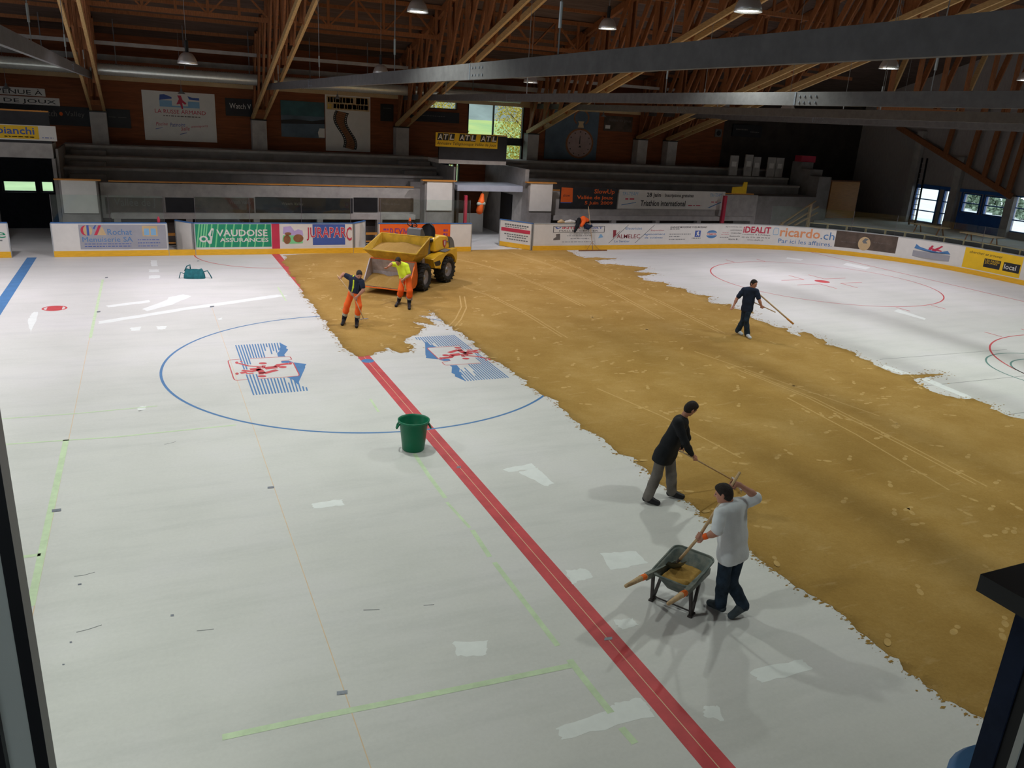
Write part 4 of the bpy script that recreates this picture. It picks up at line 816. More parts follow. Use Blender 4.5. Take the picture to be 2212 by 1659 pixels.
for k in range(3):
    u = 0.02+0.345*k
    q.poly('black_block', 'darkad', [[(u+0.092*j, 0.46), (u+0.092*j+0.085, 0.46), (u+0.092*j+0.10, 0.96), (u+0.092*j+0.015, 0.96)] for j in range(3)])
    q.text('white', *[(c, u+0.012+0.092*j, u+0.085+0.092*j, 0.52, 0.90, dict(shear=0.15, bold=0.03)) for j, c in enumerate('ATL')])
q.text('darkad', ('Annuaire Téléphonique Vallée de Joux', 0.02, 0.98, 0.08, 0.36, dict(shear=0.2)))
q = Poster('watch_poster', 'blue poster with a large pocket watch', 'poster', (1178, 238, 1291, 345), WF, M['posterblue'])
q.poly('watch_case', 'bearad', [ellipse(0.66, 0.34, 0.27, 0.31)]); q.poly('watch_face', 'watchpink', [ellipse(0.66, 0.34, 0.235, 0.275)], 0.006); q.poly('watch_hands', 'darkad', [[(0.65, 0.33), (0.67, 0.33), (0.665, 0.50), (0.655, 0.50)], [(0.64, 0.26), (0.70, 0.26), (0.67, 0.30)]] + [ellipse(0.66+0.2*math.cos(t), 0.34+0.235*math.sin(t), 0.012, 0.012, 8) for t in np.linspace(0, 6.28, 12, endpoint=False)], 0.009)
q.poly('watch_crown', 'tan', [[(0.60, 0.66), (0.72, 0.66), (0.70, 0.74), (0.72, 0.79), (0.60, 0.79), (0.62, 0.74)]]); q.poly('watch_bow', 'bearad', [[(0.66+r_*math.cos(t), 0.86+r_*1.1*math.sin(t)) for t, r_ in ((a, 0.15) for a in np.linspace(-0.9, 4.04, 18))] + [(0.66+0.125*math.cos(t), 0.86+0.137*math.sin(t)) for t in np.linspace(4.04, -0.9, 18)]])
q = Poster('brown_sign', 'dark brown sign with faint script beside the watch poster', 'sign', (1305, 251, 1366, 284), WF, M['brownad']); q.text('trousers', ('Vallée de Joux', 0.15, 0.95, 0.58, 0.82)); q.poly('white_label', 'white', [[(0.05, 0.15), (0.22, 0.15), (0.22, 0.38), (0.05, 0.38)]])
q = Poster('speaker_box', 'small grey square loudspeaker on the brown wall', 'loudspeaker', (1546, 279, 1559, 296), WF-0.08, M['trousers'], thick=0.08); q.poly('speaker_cone', 'black', [ellipse(0.5, 0.5, 0.35, 0.35)])
q = Poster('scoreboard', 'black scoreboard on the wall of the corner stand', 'scoreboard', (1583, 270, 1646, 296), WF-0.1, M['darkad'], thick=0.1); q.lines('trousers', [(0.1, 0.5, 0.55, 0.1), (0.6, 0.9, 0.4, 0.08)])
# banners hung on the stand front
PF = 17.27
for px, m, lab, it in (((228, 427, 354, 462), 'brownad', 'dark grey banner with pale script behind the grey advert', ('Vallée de J', 0.15, 0.85, 0.35, 0.95)), ((358, 427, 420, 463), 'darkad', 'narrow black banner behind the open gate', None), ((421, 427, 549, 462), 'brownad', 'dark banner with faint lettering behind the green advert', ('Watch Valley', 0.58, 0.95, 0.55, 0.85)),
                       ((552, 427, 762, 460), 'darkad', 'long black banner with faint lettering behind the park advert', ('Watch Valley', 0.26, 0.48, 0.45, 0.68)), ((764, 427, 816, 458), 'black', 'black banner piece behind the dumper seat', None), ((818, 428, 893, 457), 'brownad', 'brown banner with faint lettering behind the orange advert', ('Vallée de Joux', 0.1, 0.6, 0.45, 0.65))):
    q = Poster('stand_banner', lab, 'banner', px, PF, M[m], 'dark banners on the stand front')
    if it: q.text('trousers', it)
q = Poster('event_banner', 'black banner with orange lettering and orange square', 'banner', (1209, 405, 1334, 451), PF, M['darkad'])
q.poly('orange_square', 'orangead', [[(0.02, 0.30), (0.22, 0.30), (0.21, 0.96), (0.02, 0.98)]]); q.poly('blue_edge', 'bluead', [[(0.02, 0.26), (0.2, 0.26), (0.2, 0.3), (0.02, 0.3)]])
q.text('orangead', ('SlowUp', 0.58, 0.94, 0.66, 0.93, BD), ('Vallée de Joux', 0.29, 0.92, 0.40, 0.62, BD), ('5 Juin 2009', 0.43, 0.92, 0.16, 0.36, BD)); q.text('darkad', ('slow', 0.05, 0.17, 0.55, 0.68), name='dark_lettering', t=0.008)
q = Poster('event_banner', 'white banner announcing a triathlon in black lettering', 'banner', (1336, 412, 1565, 452), PF, M['white'])
q.text('darkad', ('28 juin', 0.25, 0.38, 0.58, 0.88, BD), ('Inscriptions gratuites', 0.42, 0.69, 0.60, 0.84, BD), ('Triathlon international', 0.20, 0.62, 0.16, 0.46, BD))
q.text('skyad', ('TRI-TEAM', 0.03, 0.17, 0.70, 0.88, dict(shear=0.2, tilt=0.1)), ('TRI-TEAM', 0.85, 0.97, 0.70, 0.88, dict(shear=0.2, tilt=0.3)), name='blue_lettering'); q.lines('redad', [(0.06, 0.15, 0.48, 0.08), (0.65, 0.78, 0.2, 0.04), (0.87, 0.93, 0.4, 0.05)]); q.poly('swoosh', 'blue', [[(0.03, 0.22), (0.16, 0.36), (0.16, 0.33), (0.03, 0.18)], [(0.84, 0.1), (0.97, 0.45), (0.97, 0.4), (0.86, 0.1)]])
# ================================================================== corner stand, end walkway, odds and ends
for i, (xa, xb, ya, yb) in enumerate(((1577, 1594, 336, 379), (1609, 1625, 334, 381), (1627, 1642, 339, 381), (1658, 1674, 340, 383), (1676, 1692, 341, 383))):
    q = Poster('pale_panel', 'upright pale panel standing on the corner stand', 'panel', (xa, ya, xb, yb), 20.2, M['concrete_light'], 'pale panels on the corner stand', thick=0.08)
    q.lines('white', [(0.2, 0.8, 0.45, 0.25)], L=0.4)
for i, (xa, ya, yb, n) in enumerate(((1733, 350, 392, 'upper'), (1752, 366, 412, 'middle'), (1770, 382, 432, 'lower'))):
    p0, p1 = aty(xa, ya, 19.6-i*0.8), aty(xa+18, yb, 19.6-i*0.8)
    o = MB().box(p0[0], p1[0], 19.6-i*0.8, 20.39-i*0.8, 0.0, p0[2]).build('stair_block', M['concrete']); tag(o, n+' grey block of the stepped corner stair', 'stair block')
p0, p1 = aty(1798, 392, 19.0), aty(1842, 480, 19.0); o = thing('brown_door', 'plain brown door in the dark corner', 'door'); MB().box(p0[0], p1[0], 19.0, 19.06, 0.0, p0[2]).build('leaf', M['rail'], o); MB().box(p0[0]-0.06, p1[0]+0.06, 19.06, 19.12, 0.0, p0[2]+0.08).build('door_frame', M['bearad'], o); MB().lathe([(0.03, 0), (0.03, 0.06)], (p1[0]-0.12, 18.95, 1.0), (0, 1, 0), 10).build('knob', M['alu'], o)
pz_ = aty(1733, 350, 19.6); pq_ = aty(1751, 392, 19.6); o = MB().box(pz_[0]+0.05, pq_[0]+0.25, 19.75, 20.3, pz_[2]-0.01, pz_[2]+0.35).build('red_crate', M['redad']); tag(o, 'dark red crate on the corner stand', 'crate')
# pale wooden stair barrier behind the corner board
o = thing('wooden_barrier', 'pale wooden barrier with three sloping rails behind the corner board', 'barrier')
YB = 17.1
for (a, b) in (((1683, 487), (1762, 434)), ((1700, 487), (1768, 446)), ((1716, 487), (1766, 459))): MB().beam(aty(*a, YB), aty(*b, YB), 0.05, 0.11, (0, 1, 0)).build('rail', M['handle'], o)
p = aty(1752, 440, YB); MB().box(p[0]-0.07, p[0]+0.07, YB-0.06, YB+0.06, 0, p[2]).build('post', M['handle'], o); p = aty(1690, 480, YB); MB().box(p[0]-0.06, p[0]+0.06, YB-0.05, YB+0.05, 0, p[2]).build('post', M['handle'], o)
p0, p1 = aty(1578, 412, 17.45), aty(1612, 393, 17.45)
o = MB().prism([(p0[0], 2.45), (p1[0], 2.45), (p1[0], p1[2]), (p1[0]-0.25, p1[2]), (p1[0]-0.3, p0[2]+0.25), (p0[0], p0[2]+0.2)], lambda a, b, t: (a, 17.36-t, b), 0, 0.04).build('yellow_board', M['yellowad']); tag(o, 'yellow L-shaped board fixed to the short stand rail', 'board')
# ladder on the end walkway
o = thing('leaning_ladder', 'dark double ladder leaning beside the tall end window', 'ladder')
for dx in (0.0, 0.42):
    MB().beam((XW-1.4, 16.15-dx, 1.0), (XW-0.7, 16.75-dx*0.8, 4.8), 0.05, 0.1, (1, 0, 0)).build('stile', M['black'], o)
for k in range(1, 13):
    t = k/13; MB().tube([(XW-1.4+0.7*t, 16.15+0.6*t, 1.0+3.8*t), (XW-1.4+0.7*t, 15.73+0.684*t, 1.0+3.8*t)], 0.018, 6).build('rung', M['alu'], o)
for k, (x, y) in enumerate(((33.5, 9.2), (33.8, 12.5))):
    o = thing('trestle_table', 'low brown trestle table on the pale walkway '+('nearer the ladder' if k else 'nearer the yellow advert'), 'table'); MB().box(x-0.35, x+0.35, y-1.0, y+1.0, 1.42, 1.46).build('table_top', M['tan'], o)
    for dy in (-0.7, 0.7):
        for dx in (-0.28, 0.28): MB().beam((x+dx, y+dy, 1.0), (x+dx*0.4, y+dy, 1.43), 0.04, 0.04, (0, 1, 0)).build('leg', M['bearad'], o)
# clothes and small things on the boards
def blob_pts(n): return n
for px, m, lab in ((346, 'redad', 'small red bottle standing on the grey advert board'), (885, 'orangead', 'small orange flask standing on the orange advert board')):
    s = S(px); o = MB().lathe([(0.05, 0), (0.055, 0.12), (0.03, 0.17), (0.03, 0.21)], (s, BY+0.035, 1.235), n=12).build('drink_bottle', M[m], None, True); tag(o, lab, 'bottle')
# trees and ground outside; hillside and golden tree come from a reflected view
struct(MB().add([(-80, 23.2, -0.3), (36, 23.2, -0.3), (36, 60, 1.0), (-80, 60, 1.0)], [(0, 1, 2, 3)]).build('ground_grass', M['grass']), 'grass behind the hall')
rows = []
for j in range(14):
    y = 60+j*12; rows.append([(x, y, 1.0+max(0, j)**1.35*0.62+max(0, j-6)*2.5+3*math.sin(x*0.03+j*0.5)*min(1, j/4)) for x in np.linspace(-120, 160, 30)])
struct(MB().grid(rows[:7]).build('hill', M['hill'], None, True), 'green hillside of the reflected view, set behind the rear windows')
struct(MB().grid(rows[6:]).build('hill_forest', M['ridge'], None, True), 'grey wooded ridge of the reflected view, above the hillside')
struct(MB().add([(38.35, -40, -0.3), (120, -40, -0.3), (120, 70, 1.5), (38.35, 70, -0.3)], [(0, 1, 2, 3)]).build('ground_gravel', M['gravel']), 'pale ground outside the end wall')
def tree(name, lab, x, y, h, r, m, n, conif=False):
    o = thing(name, lab, 'tree', 'trees outside the hall', loc=(x, y, -0.2)); rr = random.Random(int(x*7+y)); MB().tube([(0, 0, 0), (0.05, 0.05, h*0.5), (0, 0.1, h*0.9)], [h*0.03, h*0.02, h*0.006], 8).build('trunk', M['bark'], o)
    mb = MB()
    if not conif:
        for k in range(9): 
            a = k*2.4; e = (r*0.8*math.cos(a), r*0.8*math.sin(a), h*(0.55+0.04*k)); mb.tube([(0, 0.03, h*(0.25+0.05*k)), (e[0]*0.5, e[1]*0.5, (h*(0.25+0.05*k)+e[2])/2), e], [h*0.012, h*0.008, h*0.003], 5)
        mb.build('branches', M['bark'], o); mb = MB()
    for k in range(n):
        t = rr.random()
        if conif: z = h*(0.12+0.88*t); q = r*(1-t)*math.sqrt(rr.random())+0.05; 
        else: z = h*(0.6+0.42*math.cos(math.pi*t)*rr.random()**0.4); q = r*math.sqrt(max(0, 1-((z/h-0.6)/0.43)**2))*math.sqrt(rr.random())
        a = rr.uniform(0, 6.283); s_ = rr.uniform(0.045, 0.10) if not conif else rr.uniform(0.12, 0.3); c = np.array([q*math.cos(a), q*math.sin(a), z]); e1 = nrm([rr.gauss(0, 1) for _ in range(3)]); e2 = nrm(np.cross(e1, [rr.gauss(0, 1) for _ in range(3)]))
        mb.add([c-e1*s_, c+e2*s_*0.6, c+e1*s_, c-e2*s_*0.6], [(0, 1, 2, 3)])
    l = mb.build('foliage', m, o); l['kind'] = 'stuff'
tree('autumn_tree', 'golden autumn tree of the reflected view, behind the added tall rear window', 20.5, 33.0, 8.6, 3.6, M['leafy'], 16000)
tree('autumn_tree', 'orange tinted tree behind the small upper window', 13.6, 36.0, 7.4, 2.4, M['leafy'], 7000)
for k, (x, y, h) in enumerate(((62, 27.5, 3.3), (63, 30.4, 3.6), (61, 24.6, 3.2), (60, 22.0, 2.8), (64, 33.0, 3.4), (66, 20.0, 3.0))):
    tree('spruce_tree', 'young spruce growing outside the end wall windows', x, y, h, 1.25, M['conifer'], 900, True)
# ------------------------------------------------------------------ the viewing window the scene is seen from
o = bpy.data.objects.new('window_20', None); C.objects.link(o); struct(o, 'viewing cabin window with grey jamb and black gasket')
YJ = -16.9
x_in = aty(112, 1640, YJ)[0]
MB().box(x_in-0.012, x_in, YJ-0.02, YJ+0.02, 3.0, 7.2).build('gasket', M['black'], o)
MB().box(x_in-0.036, x_in-0.012, YJ-0.015, YJ+0.015, 3.0, 7.2).build('jamb', M['jambgrey'], o)
MB().box(x_in-0.12, x_in-0.036, YJ-0.03, YJ+0.03, 3.0, 7.2).build('outer_gasket', M['black'], o)
struct(MB().box(-8.0, -1.0, -17.4, YJ+0.05, 0, 3.0).build('wall_cabin', M['cladding']), 'cabin wall below the viewing window')
o = thing('blue_post', 'dark blue post with a black slab on top beside the viewing window', 'post')
YC = YJ; pt, pb = aty(2118, 1240, YC), aty(2110, 1275, YC)
MB().box(pt[0], pt[0]+0.6, YC-0.55, YC, pb[2], pt[2]).build('top_slab', M['black'], o)
xp = aty(2150, 1470, YC-0.06)[0]
MB().box(xp, xp+0.3, YC-0.10, YC-0.06, 3.0, pb[2]).build('post_side', M['navy2'], o); MB().box(xp+0.005, xp+0.3, YC-0.125, YC-0.10, 3.0, pb[2]).build('post_core', M['black'], o)
MB().box(xp, xp+0.3, YC-0.138, YC-0.125, 3.0, pb[2]).build('pale_seal', M['jambgrey'], o); MB().box(xp+0.005, xp+0.3, YC-0.5, YC-0.138, 3.0, pb[2]).build('post_end', M['black'], o)
p0 = atz(2060, 1655, 3.06)
o = thing('blue_cushion', 'bright blue rounded pad on the cabin ledge', 'pad'); F0 = [(p0[0]-0.10, p0[1]-0.05, 3.0)]
MB().lathe([(0.0, 0.0), (0.30, 0.0), (0.33, 0.03), (0.30, 0.07), (0.0, 0.09)], (p0[0]+0.18, p0[1]-0.25, 3.0), n=32, cap=False).build('pad', M['blue'], o, True)

# ================================================================== sand spread over the floor
SR = random.Random(11)
NEAR = [(612, 552), (618, 572), (628, 590), (640, 607), (655, 630), (668, 648), (676, 660), (684, 676), (692, 687), (705, 702), (718, 718), (730, 735), (740, 750), (754, 760), (769, 769), (785, 770), (799, 768), (808, 762), (835, 757), (840, 751), (846, 756), (866, 763), (885, 760), (894, 750), (885, 743), (871, 738), (876, 733), (903, 722), (907, 714), (921, 708), (912, 703), (891, 695), (907, 697), (943, 703), (930, 690), (898, 681), (932, 682), (925, 669), (939, 680), (952, 689), (960, 700), (976, 705), (980, 712),
        (1000, 721), (1011, 734), (1025, 748), (1040, 759), (1052, 768), (1068, 780), (1090, 791), (1106, 802), (1122, 814), (1138, 827), (1158, 843), (1183, 857), (1206, 875), (1222, 888), (1240, 908), (1280, 935), (1320, 963), (1347, 983), (1378, 1001), (1400, 1018), (1428, 1048), (1439, 1055), (1481, 1084), (1505, 1099), (1530, 1122), (1560, 1146), (1595, 1170), (1623, 1190), (1642, 1210), (1671, 1229), (1695, 1248), (1720, 1268), (1744, 1282), (1798, 1309), (1845, 1353), (1889, 1390), (1942, 1423), (1986, 1464), (2023, 1494), (2037, 1514), (2060, 1518), (2097, 1541), (2124, 1551), (2212, 1612), (2330, 1700)]
FAR = [(2640, 1030), (2400, 955), (2212, 906), (2167, 894), (2137, 882), (2145, 878), (2113, 866), (2102, 861), (2069, 861), (2028, 851), (1994, 835), (1974, 818), (2018, 812), (2043, 807), (2001, 808), (1947, 810), (1925, 803), (1900, 793), (1868, 777), (1850, 765), (1820, 753), (1780, 743), (1766, 731), (1753, 721), (1738, 717), (1725, 719), (1728, 727), (1708, 721), (1702, 709), (1677, 707), (1658, 698), (1637, 692), (1620, 680), (1627, 673), (1599, 669), (1576, 665), (1581, 658), (1535, 655), (1531, 642), (1542, 641), (1491, 633), (1480, 624), (1439, 618), (1434, 609), (1388, 605), (1375, 596), (1421, 591), (1367, 587), (1400, 578), (1341, 573), (1300, 570), (1285, 562), (1331, 558), (1261, 557), (1238, 547), (1215, 539)]
def fray(pts, amp):
    """fractal midpoint wear on a line of floor points, finer near the viewer"""
    out = [np.array(p) for p in pts]
    for lev in range(4):
        nx = []
        for i in range(len(out)-1):
            p, q = out[i], out[i+1]; nx.append(p); L = np.linalg.norm(q-p)
            if L > 0.10:
                m_ = (p+q)/2; d = (q-p)/L; nx.append(m_+np.array([-d[1], d[0]])*SR.gauss(0, min(amp, L*0.11)) + d*SR.uniform(-0.15, 0.15)*L)
        nx.append(out[-1]); out = nx
    return out
near = fray(pf(*NEAR), 0.05); far = fray(pf(*FAR), 0.10)
ring = [tuple(p) for p in near] + [tuple(p) for p in far] + [(11.35, BY-0.03), (11.28, BY+0.5), (8.35, BY+0.35), (8.30, BY-0.03), (4.0, BY-0.03), (2.0, BY-0.03), (0.9, BY-0.10)]
from mathutils.geometry import delaunay_2d_cdt
pts2 = [Vector(p) for p in ring]; nb = len(pts2)
xs = np.array(ring); gx = np.arange(xs[:, 0].min(), xs[:, 0].max(), 0.45); gy = np.arange(xs[:, 1].min(), xs[:, 1].max(), 0.45)
def inside(P, poly):
    x, y = P[:, 0], P[:, 1]; c = np.zeros(len(P), bool); n = len(poly)
    for i in range(n):
        (x1, y1), (x2, y2) = poly[i], poly[i-1]
        if y1 != y2: c ^= ((y1 > y) != (y2 > y)) & (x < (x2-x1)*(y-y1)/(y2-y1)+x1)
    return c
G = np.array([(a+SR.uniform(-.1, .1), b+SR.uniform(-.1, .1)) for a in gx for b in gy]); G = G[inside(G, ring)]
pts2 += [Vector(p) for p in G]
vs, es, fs, *_ = delaunay_2d_cdt(pts2, [(i, (i+1) % nb) for i in range(nb)], [], 1, 1e-5)
edge = {}
for f in fs:
    for i in range(3):
        e = (f[i], f[(i+1) % 3]); edge[e] = True
bnd = {a for (a, b) in edge if (b, a) not in edge} | {b for (a, b) in edge if (b, a) not in edge}
V3 = []
for i, v in enumerate(vs):
    h = 0.003 if i in bnd else 0.012
    V3.append((v[0], v[1], h))
n0 = len(V3); V3 += [(v[0], v[1], 0.0) for v in vs]; F3 = [tuple(f) for f in fs] + [(a, a+n0, b+n0, b)[::-1] for (a, b) in edge if (b, a) not in edge]
sand = MB().add(V3, F3).build('sand', M['sand'], None, True); tag(sand, 'thin layer of ochre sand spread across the pale floor', 'sand', kind='stuff')
# loose grains strewn along the edges
mb = MB()
for line, sg in ((near, 0.07), (far, 0.16)):
    for p in line:
        for k in range(9):
            if SR.random() < 0.6:
                c = np.array(p)+np.array([SR.gauss(0, sg), SR.gauss(0, sg)]); r_ = 0.004+0.02*SR.random()**2.5
                a0 = SR.uniform(0, 6.28); ex = SR.uniform(1, 2.6)
                mb.add([(c[0]+r_*ex*math.cos(a0+t), c[1]+r_*math.sin(a0+t), 0.003) for t in (0, 1.57, 3.14, 4.71)] + [(c[0], c[1], 0.003+r_*0.35)], [(0, 1, 4), (1, 2, 4), (2, 3, 4), (3, 0, 4)])
g = mb.build('loose_grains', M['sand'], sand); g['kind'] = 'stuff'
# footprints and rake marks pressed into the sand: shallow paler prints
mb = MB(); FR = random.Random(5)
P_ = np.array([(FR.uniform(0, 20), FR.uniform(-15, 13)) for _ in range(700)]); P_ = P_[inside(P_, ring)]
for k, (x, y) in enumerate(P_):
    if proj((x, y, 0))[1] < 560: continue
    a = FR.choice([0.3, 0.5, 2.6, 1.2])+FR.gauss(0, 0.25)
    for d, rx, ry in ((0.0, 0.085, 0.042), (0.15, 0.05, 0.034)):
        cx, cy = x+d*math.cos(a), y+d*math.sin(a)
        mb.add([(cx+rx*math.cos(t)*math.cos(a)-ry*math.sin(t)*math.sin(a), cy+rx*math.cos(t)*math.sin(a)+ry*math.sin(t)*math.cos(a), 0.0126) for t in np.linspace(0, 6.283, 10, endpoint=False)], [tuple(range(10))])
g = mb.build('footprints', M['drysand'], sand); g['kind'] = 'stuff'
mb = MB()
for pts in ([(985, 560), (1030, 570), (1100, 590), (1180, 622), (1260, 662)], [(1000, 620), (1060, 640), (1140, 680), (1220, 730)], [(998, 640), (1002, 665), (990, 690), (976, 706)], [(1200, 560), (1300, 600), (1420, 650), (1560, 720)], [(1100, 545), (1180, 570), (1260, 600), (1340, 640), (1430, 690)], [(1290, 840), (1430, 900), (1600, 990)], [(1600, 800), (1750, 860), (1950, 960), (2120, 1050)], [(1700, 860), (1850, 940), (2050, 1060)], [(1500, 760), (1700, 830), (1900, 900)]):
    fp = pf(*pts)
    for off in ((-0.06, 0.06) if len(pts) > 3 else (0,)):
        strokemb(mb, [(p[0]+off, p[1]-off) for p in fp], 0.04, 0.0124)
g = mb.build('drag_marks', M['drysand'], sand); g['kind'] = 'stuff'
# small dark heap by the raking worker
hp = atz(792, 703)
o = MB().lathe([(0.24, 0.0), (0.16, 0.04), (0.08, 0.06), (0.0, 0.07)], (hp[0], hp[1], 0.015), n=16, cap=False).build('sand_heap', M['sand'], None, True); tag(o, 'small heap of sand at the tip of the rake', 'sand heap')

# ================================================================== green tub
tb = atz(889, 973)
o = thing('green_tub', 'empty dark green plastic tub with two grips on the red line', 'tub', loc=(tb[0]+0.05, tb[1]+0.06, 0))
MB().lathe([(0.0, 0.0), (0.185, 0.0), (0.195, 0.02), (0.25, 0.52), (0.275, 0.525), (0.28, 0.56), (0.262, 0.565), (0.252, 0.54), (0.24, 0.52), (0.185, 0.03), (0.0, 0.025)], n=48, cap=False).build('shell', M['greenbin'], o, True)
for a in (math.pi*0.90, -0.15):
    c, s = math.cos(a), math.sin(a)
    MB().tube([(0.245*c-0.09*s, 0.245*s+0.09*c, 0.50), (0.29*c-0.09*s, 0.29*s+0.09*c, 0.42), (0.30*c, 0.30*s, 0.40), (0.29*c+0.09*s, 0.29*s-0.09*c, 0.42), (0.245*c+0.09*s, 0.245*s-0.09*c, 0.50)], 0.016, 8).build('grip', M['greenbin'], o, True)
# ================================================================== wheelbarrow
BC, BA = (1.208, -10.851), 0.525
wb = thing('wheelbarrow', 'dark green wheelbarrow half filled with sand, wooden grips with orange marks', 'wheelbarrow', loc=(BC[0], BC[1], 0), rz=BA)
def rrect(cx, hx, hy, rad, z, n=6, taper=0.0):
    pts = []
    for (sx, sy, a0) in ((1, 1, 0), (-1, 1, math.pi/2), (-1, -1, math.pi), (1, -1, 1.5*math.pi)):
        for k in range(n+1):
            t = a0+math.pi/2*k/n; x = cx+sx*(hx-rad)+rad*math.cos(t); pts.append((x, (sy*(hy-rad)+rad*math.sin(t))*(1+taper*(x-cx)), z))
    return pts
def zslope(p, k): return [(x, y, z+k*x) for (x, y, z) in p]
outer = [rrect(0.08, 0.17, 0.14, 0.05, 0.20), zslope(rrect(0.07, 0.24, 0.18, 0.07, 0.30), 0.03), zslope(rrect(0.058, 0.335, 0.245, 0.09, 0.465), 0.10), zslope(rrect(0.056, 0.362, 0.268, 0.10, 0.485), 0.11)]
inner = [zslope(rrect(0.056, 0.362, 0.268, 0.10, 0.50), 0.11), zslope(rrect(0.058, 0.33, 0.24, 0.09, 0.48), 0.10), zslope(rrect(0.07, 0.23, 0.17, 0.06, 0.31), 0.03), rrect(0.08, 0.16, 0.13, 0.045, 0.22)]
mb = MB(); rows = [r_+[r_[0]] for r_ in outer+inner]; mb.grid(rows); n_ = len(outer[0]); mb.add(outer[0], [tuple(range(n_))[::-1]]); mb.add(inner[-1], [tuple(range(n_))]); mb.build('tray', M['barrow'], wb, True)
mb = MB(); rim = zslope(rrect(0.056, 0.367, 0.273, 0.10, 0.495), 0.11); mb.tube(rim+[rim[0]], 0.013, 8); mb.build('rim', M['barrow'], wb, True)
rows = []; rr = random.Random(2)
for i in range(15):
    t = i/14; row = []
    for j in range(13):
        u = -1+2*j/12; hx = 0.27*math.sqrt(max(0, 1-0.25*u**4)); x = 0.065+(2*t-1)*hx; y = u*0.19
        z = 0.415-0.03*t-0.07*math.exp(-((x-0.0)**2+(y+0.02)**2)/0.012)+0.035*math.exp(-((x+0.16)**2+(y+0.1)**2)/0.012)+0.03*math.exp(-((x-0.12)**2+(y+0.14)**2)/0.01)+rr.uniform(-.006, .006)
        row.append((x, y, z-(0.05 if i in (0, 14) or j in (0, 12) else 0)))
    rows.append(row)
MB().grid(rows[::-1]).build('sand_load', M['sand'], wb, True)
for s in (1, -1):
    MB().beam((-0.45, s*0.262, 0.47), (0.42, s*0.20, 0.34), 0.055, 0.08).build('frame_beam', M['barrow'], wb)
    h = MB().tube([(-0.44, s*0.262, 0.475), (-0.60, s*0.265, 0.515), (-0.78, s*0.267, 0.55), (-0.965, s*0.268, 0.59)], [0.034, 0.036, 0.029, 0.022], 10).build('handle', M['handle'], wb, True)
    MB().tube([(-0.47, s*0.2625, 0.482), (-0.58, s*0.265, 0.51)], 0.0385, 10).build('orange_mark', M['orangepaint'], h)
    MB().beam((-0.25, s*0.25, 0.43), (-0.16, s*0.262, 0.0), 0.045, 0.03, (0, 1, 0)).build('leg', M['barrowframe'], wb); MB().beam((0.06, s*0.235, 0.38), (-0.14, s*0.262, 0.0), 0.045, 0.03, (0, 1, 0)).build('leg', M['barrowframe'], wb)
    MB().beam((-0.21, s*0.263, 0.012), (-0.08, s*0.263, 0.012), 0.05, 0.022).build('foot', M['barrowframe'], wb)
    MB().beam((0.38, s*0.20, 0.345), (0.60, s*0.07, 0.20), 0.04, 0.05).build('fork_arm', M['barrowframe'], wb)
MB().tube([(-0.16, -0.26, 0.06), (-0.16, 0.26, 0.06)], 0.010, 6).build('leg_brace', M['barrowframe'], wb)
MB().lathe([(0.0, -0.045), (0.10, -0.04), (0.16, -0.045), (0.19, -0.03), (0.195, 0.0), (0.19, 0.03), (0.16, 0.045), (0.10, 0.04), (0.0, 0.045)], (0.62, 0, 0.196), (0, 1, 0), 28, cap=False).build('wheel', M['rubber'], wb, True)
# ================================================================== small blue teal bag
bp = atz(421, 602)
o = thing('shoulder_bag', 'teal fabric shoulder bag lying on the floor', 'bag', loc=(bp[0], bp[1]+0.1, 0), rz=-0.15)
rows = []
for k in range(9):
    t = k/8; z = 0.30*t; w_ = 0.34*(1-0.25*t**2); d_ = 0.15*(1-0.55*t)+0.02*math.sin(5*t); rows.append([(w_*math.copysign(abs(math.cos(a))**0.6, math.cos(a)), d_*math.copysign(abs(math.sin(a))**0.7, math.sin(a)), z+0.02*math.sin(3*a)*t) for a in np.linspace(0, 2*math.pi, 28)])
mb = MB().grid(rows); mb.add(rows[0][:-1], [tuple(range(27))[::-1]]); mb.add(rows[-1][:-1], [tuple(range(27))]); mb.build('body', M['bagteal'], o, True)
MB().tube([(-0.3, 0, 0.24), (-0.22, 0.0, 0.40), (-0.12, 0.02, 0.44), (-0.12, 0.03, 0.30)], 0.02, 6).build('strap', M['bagteal'], o, True)
MB().tube([(0.3, 0, 0.22), (0.42, -0.05, 0.26), (0.50, -0.08, 0.12), (0.55, -0.1, 0.01)], 0.018, 6).build('strap', M['bagteal'], o, True); MB().tube([(-0.3, -0.02, 0.15), (-0.42, -0.06, 0.20), (-0.47, -0.1, 0.02)], 0.014, 6).build('strap', M['bagteal'], o, True)
